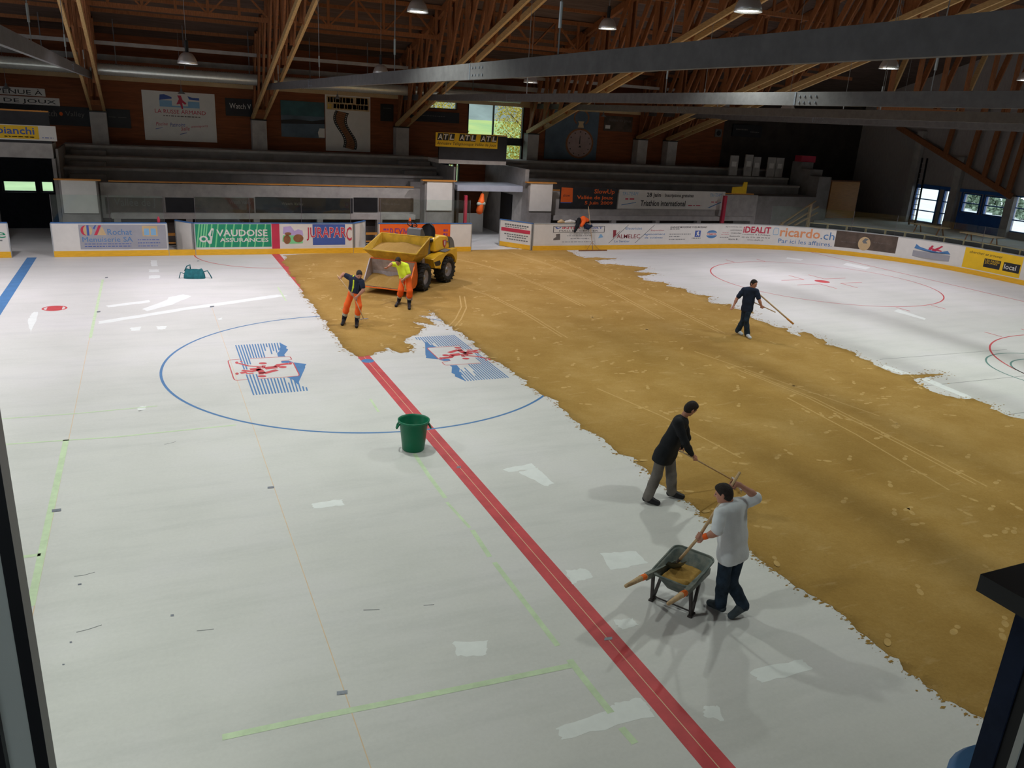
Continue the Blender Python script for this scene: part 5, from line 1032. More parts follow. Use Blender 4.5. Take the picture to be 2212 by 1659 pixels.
# ================================================================== self-loading dumper
DA = math.atan2(-0.77, -0.64)
dm = thing('site_dumper', 'yellow self-loading site dumper with sand in skip and front bucket', 'dumper', loc=(3.65, 8.48, 0.02), rz=DA)
def wheel(x, y, r_=0.45, w_=0.40):
    h = w_/2
    wo = MB().lathe([(0.24, -h*0.75), (0.30, -h), (0.39, -h), (0.425, -h*0.85), (0.43, 0), (0.425, h*0.85), (0.39, h), (0.30, h), (0.24, h*0.75)], (x, y, r_), (0, 1, 0), 40, cap=False).build('tyre', M['rubber'], dm, True)
    mb = MB()
    for k in range(18):                                 # chevron lugs
        for s in (1, -1):
            a = 2*math.pi*(k+(0.25 if s > 0 else -0.25))/18; a2 = a+0.20
            p = (x+0.435*math.cos(a), y, r_+0.435*math.sin(a)); q = (x+0.432*math.cos(a2), y+s*h*0.98, r_+0.432*math.sin(a2))
            mb.beam(p, q, 0.05, 0.045, (math.cos(a), 0, math.sin(a)))
    mb.build('tread', M['rubber'], wo)
    MB().lathe([(0.0, -h*0.45), (0.10, -h*0.45), (0.20, -h*0.3), (0.245, -h*0.78), (0.25, 0), (0.245, h*0.78), (0.20, h*0.3), (0.10, h*0.45), (0.0, h*0.45)], (x, y, r_), (0, 1, 0), 28, cap=False).build('rim', M['bucketsteel'], wo, True)
    MB().lathe([(0.0, -h*0.62), (0.07, -h*0.6), (0.08, 0), (0.07, h*0.6), (0.0, h*0.62)], (x, y, r_), (0, 1, 0), 14, cap=False).build('hub', M['alu'], wo, True)
for x in (0.88, -1.03):
    for y in (0.74, -0.74): wheel(x, y)
MB().box(-1.35, 1.1, -0.42, 0.42, 0.42, 0.78).build('chassis', M['greyplast'], dm)
for x in (0.88, -1.03): MB().tube([(x, -0.7, 0.45), (x, 0.7, 0.45)], 0.07, 10).build('axle', M['black'], dm)
# skip: open hopper, lip forward
def skip_ring(x0, x1, hw, z0, z1): return [(x1, -hw, z1), (x1, hw, z1), (x0, hw, z0), (x0, -hw, z0)]
top = [(1.80, -0.92, 1.34), (1.80, 0.92, 1.34), (0.52, 0.88, 1.72), (0.52, -0.88, 1.72)]; bot = [(1.30, -0.52, 0.86), (1.30, 0.52, 0.86), (0.62, 0.52, 0.84), (0.62, -0.52, 0.84)]; mid = [(1.66, -0.80, 1.18), (1.66, 0.80, 1.18), (0.50, 0.80, 1.15), (0.50, -0.80, 1.15)]
def shrink(q, d): c = np.mean(np.array(q), 0); return [tuple(np.array(p)+np.array([(c[0]-p[0])*d, (c[1]-p[1])*d, 0.012])) for p in q]
mb = MB(); rows = [bot+[bot[0]], mid+[mid[0]], top+[top[0]]]; mb.grid(rows); ti, mi, bi = shrink(top, 0.03), shrink(mid, 0.035), shrink(bot, 0.05); mb.grid([top+[top[0]], ti+[ti[0]], mi+[mi[0]], bi+[bi[0]]]); mb.add(bot, [(3, 2, 1, 0)]); mb.add(bi, [(0, 1, 2, 3)])
mb.build('skip', M['skipwear'], dm)
MB().tube([top[0], top[1]], 0.028, 8).tube([top[1], top[2]], 0.022, 8).tube([top[2], top[3]], 0.024, 8).tube([top[3], top[0]], 0.022, 8).build('skip_rim', M['skipwear'], dm, True)
rows = []; rr = random.Random(4)
for i in range(14):
    t = i/13; rows.append([(0.60+1.13*t, -0.82+1.64*j/14, 1.46-0.17*t+0.10*math.exp(-((t-0.45)**2)*6-((j/14-0.5)**2)*5)-0.05*abs(j/14-0.5)*2+rr.uniform(-.012, .012)) for j in range(15)])
MB().grid(rows).build('skip_sand', M['sand'], dm, True)
MB().beam((0.9, 0, 0.7), (1.15, 0, 0.95), 0.5, 0.2).build('skip_turntable', M['black'], dm)
# front loading bucket
BW = 0.80; prof = [(2.14, 0.20), (1.57, 0.22), (1.42, 0.34), (1.38, 0.60), (1.50, 1.03)]
mb = MB(); mb.grid([[(x, y, z) for (x, z) in prof] for y in (-BW, BW)]); mb.grid([[(x+0.02*(1 if i > 0 else 0), y, z+0.02) for i, (x, z) in enumerate(prof)] for y in (BW, -BW)]); mb.build('bucket_shell', M['bucketsteel'], dm)
for s in (1, -1):
    y = s*BW; MB().prism([(x, z) for (x, z) in prof]+[(1.59, 1.01)], lambda a, b, t: (a, y+t, b), -0.018, 0.018).build('bucket_side', M['orangepaint'] if s > 0 else M['bucketsteel'], dm)
MB().beam((2.14, -BW, 0.205), (2.14, BW, 0.205), 0.10, 0.03).build('cutting_edge', M['orangepaint'], dm)
MB().tube([(1.50, -BW, 1.03), (1.50, BW, 1.03)], 0.025, 8).build('bucket_top_edge', M['orangepaint'], dm)
rows = [[(1.42+0.70*t, -0.785+1.57*j/14, 0.235+0.27*(1-t)**0.8+(0.03*math.sin(j*0.9)+rr.uniform(-.012, .012))*(1-t)) for j in range(15)] for t in np.linspace(0, 1, 9)]
MB().grid(rows).build('bucket_sand', M['sand'], dm, True)
for s in (1, -1): MB().beam((0.55, s*0.42, 0.75), (1.36, s*0.42, 0.62), 0.08, 0.14).build('lift_arm', M['orangepaint'], dm)
# engine end: fender deck, hood, grey tail
for s in (1, -1):
    arc = [(-1.03+0.56*math.cos(t), 0.46+0.56*math.sin(t)) for t in np.linspace(math.radians(8), math.radians(165), 14)]
    body = [(0.05, 0.93), (-0.25, 1.02), (-1.2, 1.13), (-1.62, 1.14), (-1.64, 0.75)] + arc[::-1] + [(-0.40, 0.60), (-0.10, 0.62)]
    MB().prism(body, lambda a, b, t: (a, s*t, b), 0.52, 0.90).build('fender', M['machine'], dm)
    MB().prism([(-0.12, 0.70), (-0.02, 0.84), (-0.40, 0.86), (-0.48, 0.74), (-0.40, 0.68)], lambda a, b, t: (a, s*t, b), 0.88, 0.905).build('fender_vent', M['black'], dm)
    MB().prism([(-0.75, 1.10), (-0.95, 1.13), (-1.15, 1.15), (-0.95, 1.11)], lambda a, b, t: (a, s*t, b), 0.6, 0.91).build('fender_mark', M['greyplast'], dm)
hood = [(-0.46, 1.10), (-0.46, 1.50), (-0.56, 1.58), (-0.85, 1.63), (-1.30, 1.58), (-1.44, 1.52), (-1.47, 1.12)]
mb = MB()
for (hw, k) in ((0.68, 1.0),): mb.prism(hood, lambda a, b, t: (a, t*(1-0.10*max(0, b-1.4)/0.2), b), -0.25, hw)
ho = mb.build('hood', M['machine'], dm)
bv = ho.modifiers.new('soft', 'BEVEL'); bv.width = 0.07; bv.segments = 4; bv.limit_method = 'ANGLE'; bv.angle_limit = math.radians(25)
tail = [(-1.46, 1.10), (-1.43, 1.54), (-1.56, 1.50), (-1.70, 1.38), (-1.80, 1.12), (-1.80, 0.62), (-1.70, 0.60), (-1.64, 1.05)]
to = MB().prism(tail, lambda a, b, t: (a, t, b), -0.70, 0.70).build('tail_cover', M['greyplast'], dm)
for s in (1, -1):
    mb = MB().prism([(-1.00, 1.46), (-1.20, 1.46), (-1.20, 1.30), (-1.10, 1.18), (-1.00, 1.30)], lambda a, b, t: (a, s*t, b), 0.675, 0.683); so = mb.build('shield_emblem', M['redad'], ho)
    mb = MB().prism([(-1.06, 1.43), (-1.14, 1.43), (-1.14, 1.30), (-1.10, 1.25), (-1.06, 1.30)], lambda a, b, t: (a, s*t, b), 0.683, 0.686); mb.build('shield_mark', M['white'], ho)
    mb = MB().prism([(-1.24, 1.40), (-1.40, 1.40), (-1.40, 1.36), (-1.24, 1.36)], lambda a, b, t: (a, s*t, b), 0.675, 0.683); mb.build('name_plate', M['greyplast'], ho)
MB().tube([(-0.85, 0.2, 1.58), (-0.83, 0.2, 1.66), (-0.95, 0.2, 1.68), (-0.99, 0.2, 1.57)], 0.015, 6).build('lift_eye', M['black'], dm)
# operator place
MB().box(-0.50, 0.35, -0.55, 0.55, 0.74, 0.93).build('deck', M['bucketsteel'], dm)
seat = thing('operator_seat', '', 'x'); del seat['label'], seat['category']; seat.parent = dm; seat.location = (-0.20, 0.42, 0.05)
sc_ = [(0.24, 0.0), (0.28, 0.05), (0.27, 0.10), (0.1, 0.12)]
mb = MB().lathe([(0.0, 0), (0.25, 0.0), (0.28, 0.06), (0.24, 0.12), (0.0, 0.13)], (-0.16, -0.05, 1.38), n=20, cap=False); mb.build('cushion', M['black'], seat, True)
rows = []
for i in range(9):
    t = i/8; z = 1.46+0.50*t; hw = 0.27*math.sqrt(max(0.05, 1-(max(0, t-0.35)/0.68)**2)); rows.append([(-0.38-0.10*t-0.07*(1-abs(u)**2)*0+0.10*abs(u)**2, -0.05+hw*u, z) for u in np.linspace(-1, 1, 9)])
mb = MB().grid(rows); mb.grid([[(x-0.11+0.05*abs((y+0.05)/0.28)**2, y, z) for (x, y, z) in r_][::-1] for r_ in rows])
mb.grid([rows[-1], [(x-0.11+0.05*abs((y+0.05)/0.28)**2, y, z) for (x, y, z) in rows[-1]]]); mb.grid([[r_[0] for r_ in rows], [(r_[0][0]-0.06, r_[0][1], r_[0][2]) for r_ in rows]]); mb.grid([[(r_[-1][0]-0.06, r_[-1][1], r_[-1][2]) for r_ in rows], [r_[-1] for r_ in rows]]); mb.build('backrest', M['black'], seat, True)
MB().box(-0.64, -0.17, 0.04, 0.54, 0.93, 1.44).build('seat_box', M['greyplast'], dm)
MB().tube([(0.36, 0.2, 0.9), (0.26, 0.1, 1.45), (0.20, 0.1, 2.04)], 0.03, 8).build('steering_column', M['black'], dm)
rg = [(0.20+0.17*math.cos(t)*0.8, 0.1+0.17*math.sin(t), 2.05+0.17*math.cos(t)*0.6) for t in np.linspace(0, 2*math.pi, 25)]
MB().tube(rg, 0.016, 6).tube([rg[0], (0.20, 0.1, 2.05), rg[8]], 0.012, 6).build('steering_wheel', M['black'], dm, True)
MB().prism([(0.46, 0.93), (0.44, 1.60), (0.36, 1.93), (0.20, 1.96), (-0.02, 1.72), (0.10, 1.45), (0.18, 0.93)], lambda a, b, t: (a, t, b), 0.0, 0.48).build('console', M['greyplast'], dm)

# the rear half is steered a little round at the articulated joint
tyres = 0
for p in sorted(dm.children, key=lambda q: q.name):
    kd = p.name.split('.')[0]
    if kd in ('fender', 'fender_vent', 'fender_mark', 'hood', 'tail_cover', 'lift_eye'): p.rotation_euler[2] = -0.16
    if kd in ('tyre', 'axle') and sum(v.co.x for v in p.data.vertices) < 0: p.rotation_euler[2] = -0.16

# ================================================================== people: smooth bodies grown from joint chains
def seg(p, a, b, ra, rb):
    ba = b-a; h = np.clip(((p-a)@ba)/max(1e-9, ba@ba), 0, 1)
    return np.linalg.norm(p-a-h[..., None]*ba, axis=-1)-(ra+h*(rb-ra))
def ell(p, c, ax, rad):
    q = ((p-c)@ax.T)/rad; n_ = np.linalg.norm(q, axis=-1); return (n_-1)*min(rad)*np.where(n_ > 1, max(rad)/min(rad)*0.75+0.25, 1.0)
class Field:
    """smooth union of tapered capsules and ellipsoids on a grid, meshed with surface nets"""
    def __init__(s, vox): s.pr = []; s.vox = vox
    def cap(s, a, b, ra, rb=None, k=0.03): s.pr.append(('c', np.array(a, float), np.array(b, float), ra, ra if rb is None else rb, k)); return s
    def chain(s, pts, rad, k=0.03):
        for i in range(len(pts)-1): s.cap(pts[i], pts[i+1], rad[i], rad[i+1], k)
        return s
    def ball(s, c, ax, rad, k=0.02): s.pr.append(('e', np.array(c, float), np.array(ax, float), np.array(rad, float), None, k)); return s
    def cut(s, c, n_): s.pr.append(('p', np.array(c, float), nrm(n_), None, None, 0)); return s     # keep the side n points to
    def mesh(s):
        lo = np.full(3, 1e9); hi = -lo; bb = []
        for q in s.pr:
            if q[0] == 'p': bb.append(None); continue
            if q[0] == 'c': r_ = max(q[3], q[4]); l, h = np.minimum(q[1], q[2])-r_, np.maximum(q[1], q[2])+r_
            else: r_ = max(q[3]); l, h = q[1]-r_, q[1]+r_
            bb.append((l, h)); lo = np.minimum(lo, l); hi = np.maximum(hi, h)
        v = s.vox; lo -= 4*v; hi += 4*v; n_ = np.ceil((hi-lo)/v).astype(int)+1
        F = np.full(n_, 0.3, np.float32)
        for q, b in zip(s.pr, bb):
            if b is None:
                ax = [lo[i]+v*np.arange(n_[i]) for i in range(3)]
                d = (ax[0][:, None, None]-q[1][0])*q[2][0]+(ax[1][None, :, None]-q[1][1])*q[2][1]+(ax[2][None, None, :]-q[1][2])*q[2][2]
                F = np.maximum(F, -d.astype(np.float32)); continue
            m_ = q[5]+4*v; i0 = np.maximum(0, np.floor((b[0]-m_-lo)/v).astype(int)); i1 = np.minimum(n_, np.ceil((b[1]+m_-lo)/v).astype(int)+1)
            g_ = np.stack(np.meshgrid(*[lo[i]+v*np.arange(i0[i], i1[i]) for i in range(3)], indexing='ij'), -1)
            d = seg(g_, q[1], q[2], q[3], q[4]) if q[0] == 'c' else ell(g_, q[1], q[2], q[3])
            sl = F[i0[0]:i1[0], i0[1]:i1[1], i0[2]:i1[2]]; k = max(q[5], 1e-4); h = np.maximum(k-np.abs(sl-d), 0)/k
            F[i0[0]:i1[0], i0[1]:i1[1], i0[2]:i1[2]] = np.minimum(sl, d)-h*h*k/4
        ins = F < 0
        cnr = [(i, j, k) for i in (0, 1) for j in (0, 1) for k in (0, 1)]
        cs = [ins[i:n_[0]-1+i, j:n_[1]-1+j, k:n_[2]-1+k] for (i, j, k) in cnr]
        anyi = np.logical_or.reduce(cs); alli = np.logical_and.reduce(cs); cell = np.argwhere(anyi & ~alli)
        idx = np.full(n_-1, -1, np.int64); idx[tuple(cell.T)] = np.arange(len(cell))
        val = np.stack([F[cell[:, 0]+i, cell[:, 1]+j, cell[:, 2]+k] for (i, j, k) in cnr], 1)
        acc = np.zeros((len(cell), 3)); cnt = np.zeros(len(cell))
        for a in range(8):
            for b in range(a+1, 8):
                if sum(abs(x-y) for x, y in zip(cnr[a], cnr[b])) != 1: continue
                va, vb = val[:, a], val[:, b]; cr = (va < 0) != (vb < 0); t = np.where(cr, va/np.where(cr, va-vb, 1), 0)
                acc += cr[:, None]*(np.array(cnr[a])+t[:, None]*(np.array(cnr[b])-np.array(cnr[a]))); cnt += cr
        V = lo+v*(cell+acc/cnt[:, None]); faces = []
        for ax in range(3):
            o1, o2 = [(1, 2), (2, 0), (0, 1)][ax]
            A = ins; sh = [slice(None)]*3; sh2 = [slice(None)]*3; sh[ax] = slice(0, -1); sh2[ax] = slice(1, None)
            x = A[tuple(sh)] != A[tuple(sh2)]; e = np.argwhere(x); e = e[(e[:, o1] > 0) & (e[:, o2] > 0) & (e[:, o1] < n_[o1]-1) & (e[:, o2] < n_[o2]-1)]
            d1 = np.zeros(3, int); d1[o1] = 1; d2 = np.zeros(3, int); d2[o2] = 1
            q = np.stack([idx[tuple((e-d1-d2).T)], idx[tuple((e-d2).T)], idx[tuple(e.T)], idx[tuple((e-d1).T)]], 1)
            fl_ = ~A[tuple(e.T)]; q[fl_] = q[fl_][:, ::-1]; faces.append(q)
        return V, np.concatenate(faces)
    def build(s, name, m, parent):
        V, Q = s.mesh(); me = bpy.data.meshes.new(name); me.vertices.add(len(V)); me.vertices.foreach_set('co', V.astype(np.float32).ravel())
        me.loops.add(len(Q)*4); me.loops.foreach_set('vertex_index', Q.astype(np.int32).ravel()); me.polygons.add(len(Q)); me.polygons.foreach_set('loop_start', np.arange(0, len(Q)*4, 4, dtype=np.int32))
        me.polygons.foreach_set('use_smooth', np.ones(len(Q), bool)); me.update(calc_edges=True); me.validate(); me.materials.append(m)
        o = bpy.data.objects.new(name, me); C.objects.link(o); o.parent = parent; o.matrix_parent_inverse = Matrix.Translation(-Vector(parent.location)); return o

def hand_grip(F, wrist, P, axis, rs, flip=1):
    """palm and five fingers closed round a stick of radius rs at P"""
    a = nrm(axis); e1 = wrist-P; e1 = nrm(e1-a*(e1@a)); e2 = np.cross(a, e1)*flip
    R_ = rs+0.012; pos = lambda th, d, r_=R_: P+a*d+r_*(math.cos(th)*e1+math.sin(th)*e2)
    F.cap(wrist, P+e1*(R_+0.012)-a*0.018, 0.028, 0.024, 0.02); F.cap(P+e1*(R_+0.010)-a*0.03, P+e1*(R_+0.010)+a*0.03, 0.021, 0.021, 0.015)
    for i, (d, L) in enumerate(((-0.036, 0.95), (-0.012, 1.1), (0.012, 1.05), (0.034, 0.85))):
        th = [0.35, 1.15*L, 2.0*L, 2.8*L]; F.chain([pos(t, d) for t in th], [0.0115, 0.011, 0.0105, 0.009], 0.006)
    F.chain([pos(-0.2, 0.045, R_+0.012), pos(-0.9, 0.055), pos(-1.7, 0.045), pos(-2.3, 0.03)], [0.014, 0.0125, 0.0115, 0.010], 0.008)
def hand_loose(F, elbow, wrist, thumb_dir):
    d = nrm(wrist-elbow); th = nrm(thumb_dir-d*(np.array(thumb_dir)@d)); n_ = np.cross(d, th)
    F.cap(wrist, wrist+d*0.07, 0.027, 0.030, 0.02); F.cap(wrist+d*0.06+th*0.022, wrist+d*0.07-th*0.024, 0.018, 0.016, 0.015)
    for i, (o, L) in enumerate(((0.028, 0.075), (0.009, 0.085), (-0.010, 0.078), (-0.028, 0.062))):
        b = wrist+d*0.085+th*o; F.chain([b, b+d*L*0.45+n_*0.012, b+d*L*0.75+n_*0.034, b+d*L*0.85+n_*0.055], [0.011, 0.0105, 0.010, 0.008], 0.006)
    F.chain([wrist+d*0.025+th*0.022, wrist+d*0.055+th*0.048, wrist+d*0.085+th*0.052+n_*0.012], [0.014, 0.012, 0.010], 0.01)

def person(label, base, J, face, sticks=None, vox=0.009, top='tshirt', sleeve=0.55, bottom='jeans', shoes='greyshoe', loose=1.0, hem=0.10, cuff=None, extras=None, headtilt=(0, 0, 1), hairlen=0.35, torso=(0.115, 0.105), pant_r=(0.095, 0.075, 0.065)):
    """J: joint name -> (pixel x, pixel y, metres behind the person's plane) or (x, y, 'z', height)"""
    b0 = atz(*base); nv = np.array([AW[0], AW[1], 0.0])
    def P(j):
        if j[2] == 'z': return atz(j[0], j[1], j[3])
        d = ray(j[0], j[1]); return CAM+d*(((b0+nv*j[2]-CAM)@nv)/(d@nv))
    K = {k: P(v) for k, v in J.items()}
    root = thing('person', label, 'person', loc=tuple(b0))
    f = nrm(np.array(face)); up = nrm(np.array(headtilt, float)-f*(np.array(headtilt, float)@f)); sd = np.cross(up, f); H = K['head']; ax = np.stack([sd, f, up])
    # -- body
    F = Field(vox)
    sl, sr, hl, hr = K['shl'], K['shr'], K['hipl'], K['hipr']; neck = (sl+sr)/2+nrm((sl+sr)-(hl+hr))*0.03; pel = (hl+hr)/2; che = (sl+sr)/2
    wl, wr = hl+(sl-hl)*0.38, hr+(sr-hr)*0.38; cen = (wl+wr)/2; wl, wr = cen+(wl-cen)*0.55, cen+(wr-cen)*0.55; tl, tr = che+(sl-che)*0.52, che+(sr-che)*0.52; ql, qr = pel+(hl-pel)*0.75, pel+(hr-pel)*0.75
    F.chain([ql, wl, tl], [0.085, 0.08, 0.075], 0.05).chain([qr, wr, tr], [0.085, 0.08, 0.075], 0.05).cap(sl, sr, 0.058, 0.058, 0.04).cap(pel, che, 0.09, 0.085, 0.05)
    F.cap(che, neck, 0.07, 0.06, 0.04).cap(neck, H-up*0.055-f*0.02, 0.056, 0.052, 0.03)
    F.ball(H+up*0.01, ax, (0.076, 0.095, 0.112), 0.02).ball(H-up*0.055+f*0.028, ax, (0.055, 0.062, 0.062), 0.03)
    F.chain([H+up*0.012+f*0.088, H-up*0.022+f*0.112], [0.010, 0.015], 0.012).cap(H-up*0.028+f*0.098-sd*0.012, H-up*0.028+f*0.098+sd*0.012, 0.010, 0.010, 0.008)
    F.cap(H+up*0.026+f*0.080-sd*0.04, H+up*0.026+f*0.080+sd*0.04, 0.013, 0.013, 0.012).ball(H-up*0.098+f*0.075, ax, (0.024, 0.02, 0.02), 0.02)
    for s in (1, -1):
        F.ball(H+sd*s*0.079-f*0.008-up*0.004, ax, (0.010, 0.020, 0.032), 0.006)
    for s_ in 'lr':
        sh, e, w_ = K['sh'+s_], K['el'+s_], K['wr'+s_]
        F.chain([sh, sh+(e-sh)*0.5, e, e+(w_-e)*0.35, w_], [0.058, 0.050, 0.041, 0.042, 0.027], 0.025)
        st = (sticks or {}).get(s_)
        if st is None: hand_loose(F, e, w_, np.array([0, 0, 0.3])+f*0.6)
        else: hand_grip(F, w_, P(st[0]), st[1], st[2], st[3] if len(st) > 3 else 1)
        hp_, kn, an, toe = K['hip'+s_], K['kn'+s_], K['an'+s_], K['toe'+s_]
        F.chain([hp_, kn, kn+(an-kn)*0.35, an], [0.088, 0.058, 0.055, 0.038], 0.03)
    F.build('body', M['skin'], root)
    # -- face
    e_ = MB()
    for s in (1, -1): e_.lathe([(0.0, -0.010), (0.008, -0.006), (0.0105, 0.0), (0.008, 0.006), (0.0, 0.010)], H+sd*s*0.031+f*0.0865+up*0.006, f, 10, cap=False)
    e_.v = [tuple(np.array(p)-b0) for p in e_.v]; e_.build('eyes', M['eye'], root, True)
    e_ = MB(); mo = H-up*0.060+f*0.094; e_.tube([mo-sd*0.024-f*0.010, mo-sd*0.01, mo+sd*0.01, mo+sd*0.024-f*0.010], [0.003, 0.006, 0.006, 0.003], 6); e_.v = [tuple(np.array(p)-b0) for p in e_.v]; e_.build('mouth', M['lip'], root, True)
    G = Field(vox*0.8); G.ball(H+up*0.018-f*0.008, ax, (0.081, 0.102, 0.114), 0.01).ball(H-up*0.015-f*0.035, ax, (0.072, 0.070, 0.085), 0.02).ball(H+up*0.075+f*0.045, ax, (0.055, 0.05, 0.04), 0.03); G.cut(H+f*0.058+up*0.040, nrm(-f*1.0+up*(0.62+hairlen*0.6))); G.build('hair', M['hair'], root)
    # -- clothes
    T = Field(vox); lo_ = loose*0.018
    dn = -nrm(che-pel)
    dd = dn*max(hem, 0); T.chain([ql+dd, ql, wl, tl], [0.098+lo_, 0.094+lo_, 0.088+lo_, 0.085+lo_*0.5], 0.05).chain([qr+dd, qr, wr, tr], [0.098+lo_, 0.094+lo_, 0.088+lo_, 0.085+lo_*0.5], 0.05).cap(sl, sr, 0.068, 0.068, 0.04).cap(pel+dd, che, 0.10+lo_, 0.096+lo_, 0.05).cap(che, neck-nrm(neck-che)*0.01, 0.078, 0.066, 0.03)
    for s_ in 'lr':
        sh, e, w_ = K['sh'+s_], K['el'+s_], K['wr'+s_]
        if sleeve <= 1: T.chain([sh, sh+(e-sh)*sleeve*0.5, sh+(e-sh)*sleeve], [0.068, 0.064+lo_*0.3, 0.060+lo_*0.6], 0.03)
        else: T.chain([sh, sh+(e-sh)*0.5, e, e+(w_-e)*0.5, e+(w_-e)*0.94], [0.074, 0.068, 0.060, 0.054, 0.045], 0.03)
    T.cut(pel+dn*(hem+0.05), -dn)
    T.build('shirt' if top != 'jacket' else 'jacket', M[top], root)
    Q = Field(vox)
    for s_ in 'lr':
        hp_, kn, an = K['hip'+s_], K['kn'+s_], K['an'+s_]; Q.chain([hp_+(pel-hp_)*0.3-dn*0.06, hp_+(pel-hp_)*0.1, kn, kn+(an-kn)*0.4, an-(an-kn)*(0.45 if cuff else 0.02)], [0.088, 0.092, pant_r[0]-0.014, pant_r[1]-0.004, pant_r[2]], 0.03)
    Q.cap(ql-dn*0.09, qr-dn*0.09, 0.090, 0.090, 0.03); Q.build('trousers', M[bottom], root)
    for s_ in 'lr':
        an, toe = K['an'+s_], K['toe'+s_]; d = nrm((toe-an)*np.array([1, 1, 0])); z0 = min(toe[2], an[2])
        hh = an-d*0.035; hh = np.array([hh[0], hh[1], an[2]-0.035])
        B_ = Field(vox*0.9); B_.chain([hh, hh+d*0.10+UP*0.004, toe-d*0.02], [0.044, 0.047, 0.036], 0.03).cap(an+UP*0.03, hh+UP*0.01, 0.045, 0.045, 0.02).cap(hh+d*0.05, toe-d*0.03, 0.043, 0.043, 0.02); B_.cut(np.array([0, 0, min(hh[2], toe[2])-0.038]), (0, 0, 1)); B_.build('shoe', M[shoes], root)
        if cuff:
            kn = K['kn'+s_]; B_ = Field(vox); a_ = kn+(an-kn)*0.42; B_.chain([a_, a_+(an-kn)*0.3, an], [0.070, 0.068, 0.060], 0.02); B_.build('trouser_cuff', M[cuff], root)
            B_ = Field(vox); a_ = kn+(an-kn)*0.60; B_.cap(a_, a_+(an-kn)*0.08, 0.075, 0.074, 0.01); B_.build('reflective_band', M['reflective'], root)
    if extras: extras(root, K, b0, dict(wl=wl, wr=wr, cen=cen, che=che, pel=pel, f=f))
    return root, K, P
def band(root, b0, name, m, path, r_, vox=0.009):
    F = Field(vox); F.chain(path, r_, 0.02); return F.build(name, m, root)
def handle_tool(name, label, cat, a, b, r_=0.016, m='handle', head=None):
    """a long handled tool from grip end a to head end b, with its head part"""
    o = thing(name, label, cat); MB().tube([a, a+(b-a)*0.5, b], [r_*0.95, r_, r_*1.05], 10).build('handle', M[m], o, True)
    if head: head(o, a, b)
    return o
def rake_head(width, teeth=9, yaw=None, bar=0.03, hz=0.075):
    def h(o, a, b):
        d = nrm((b-a)*np.array([1, 1, 0])); s = np.array([-d[1], d[0], 0]) if yaw is None else np.array([math.cos(yaw), math.sin(yaw), 0])
        c = np.array([b[0], b[1], hz]); MB().beam(c-s*width/2, c+s*width/2, bar, 0.02).build('head_bar', M['bucketsteel'], o); mb = MB()
        for k in range(teeth): t = -width/2+width*k/(teeth-1); mb.tube([c+s*t, c+s*t-UP*0.052], [0.007, 0.003], 5)
        mb.build('teeth', M['bucketsteel'], o)
    return h

# ---- the man in the white T-shirt shovelling from the barrow
def wrist_band(root, K, b0, q):
    w_, e = K['wrl'], K['ell']; band(root, b0, 'orange_wristband', M['hiorange'], [w_+(e-w_)*0.06, w_+(e-w_)*0.18], [0.037, 0.038])
GL, GR = (1510, 1159, -0.22), (1583, 1044, 0.10)
b0_ = atz(1578, 1322); nv_ = np.array([AW[0], AW[1], 0])
def onplane(base, j):
    b = atz(*base); d = ray(j[0], j[1]); return CAM+d*(((b+nv_*j[2]-CAM)@nv_)/(d@nv_))
gl, gr = onplane((1578, 1322), GL), onplane((1578, 1322), GR); sx = nrm(gl-gr)
person('man in white T-shirt and dark jeans shovelling sand from the wheelbarrow', (1578, 1322), dict(head=(1564, 1066, -0.02), shl=(1556, 1108, -0.16), shr=(1608, 1086, 0.14), ell=(1549, 1150, -0.26), elr=(1636, 1074, 0.10), wrl=(1520, 1160, -0.24), wrr=(1597, 1047, 0.10),
       hipl=(1568, 1196, -0.08), hipr=(1597, 1190, 0.08), knl=(1562, 1254, -0.06), knr=(1579, 1256, 0.02), anl=(1556, 1306, 'z', 0.10), anr=(1606, 1308, 'z', 0.14), toel=(1530, 1300, 'z', 0.04), toer=(1576, 1331, 'z', 0.04)),
       -0.85*RT+0.45*AW-0.30*UP, {'l': (GL, sx, 0.019, 1), 'r': (GR, sx, 0.019, -1)}, vox=0.0085, top='tshirt', sleeve=0.85, bottom='jeans', shoes='greyshoe', loose=1.5, hem=0.05, extras=wrist_band, pant_r=(0.092, 0.080, 0.074))
tip = atz(1463, 1214, 0.52); ha = gr-sx*0.16
def blade(o, a, b):
    d = nrm(b-a); s = nrm(np.cross(d, UP)); n_ = np.cross(s, d); rows = []
    for i in range(8):
        t = i/7; w_ = 0.12*(1-0.35*max(0, t-0.6)/0.4); rows.append([b+d*(-0.02+0.26*t)+s*w_*u-n_*(0.03*(1-u*u)) for u in np.linspace(-1, 1, 7)])
    mb = MB().grid(rows); mb.grid([[p+n_*0.004 for p in r_][::-1] for r_ in rows]); mb.build('blade', M['barrow'], o, True); MB().tube([b-d*0.12, b+d*0.05], [0.022, 0.018], 8).build('socket', M['barrowframe'], o)
handle_tool('shovel', 'long wooden shovel held over the wheelbarrow by the man in white', 'shovel', ha, gl+sx*0.05, 0.018)
sh_ = bpy.data.objects['shovel']
q_ = gl+sx*0.05; MB().tube([q_-sx*0.02, q_+(tip-q_)*0.5, tip], [0.018, 0.019, 0.019], 10).build('lower_handle', M['handle'], sh_, True); blade(sh_, q_, tip)
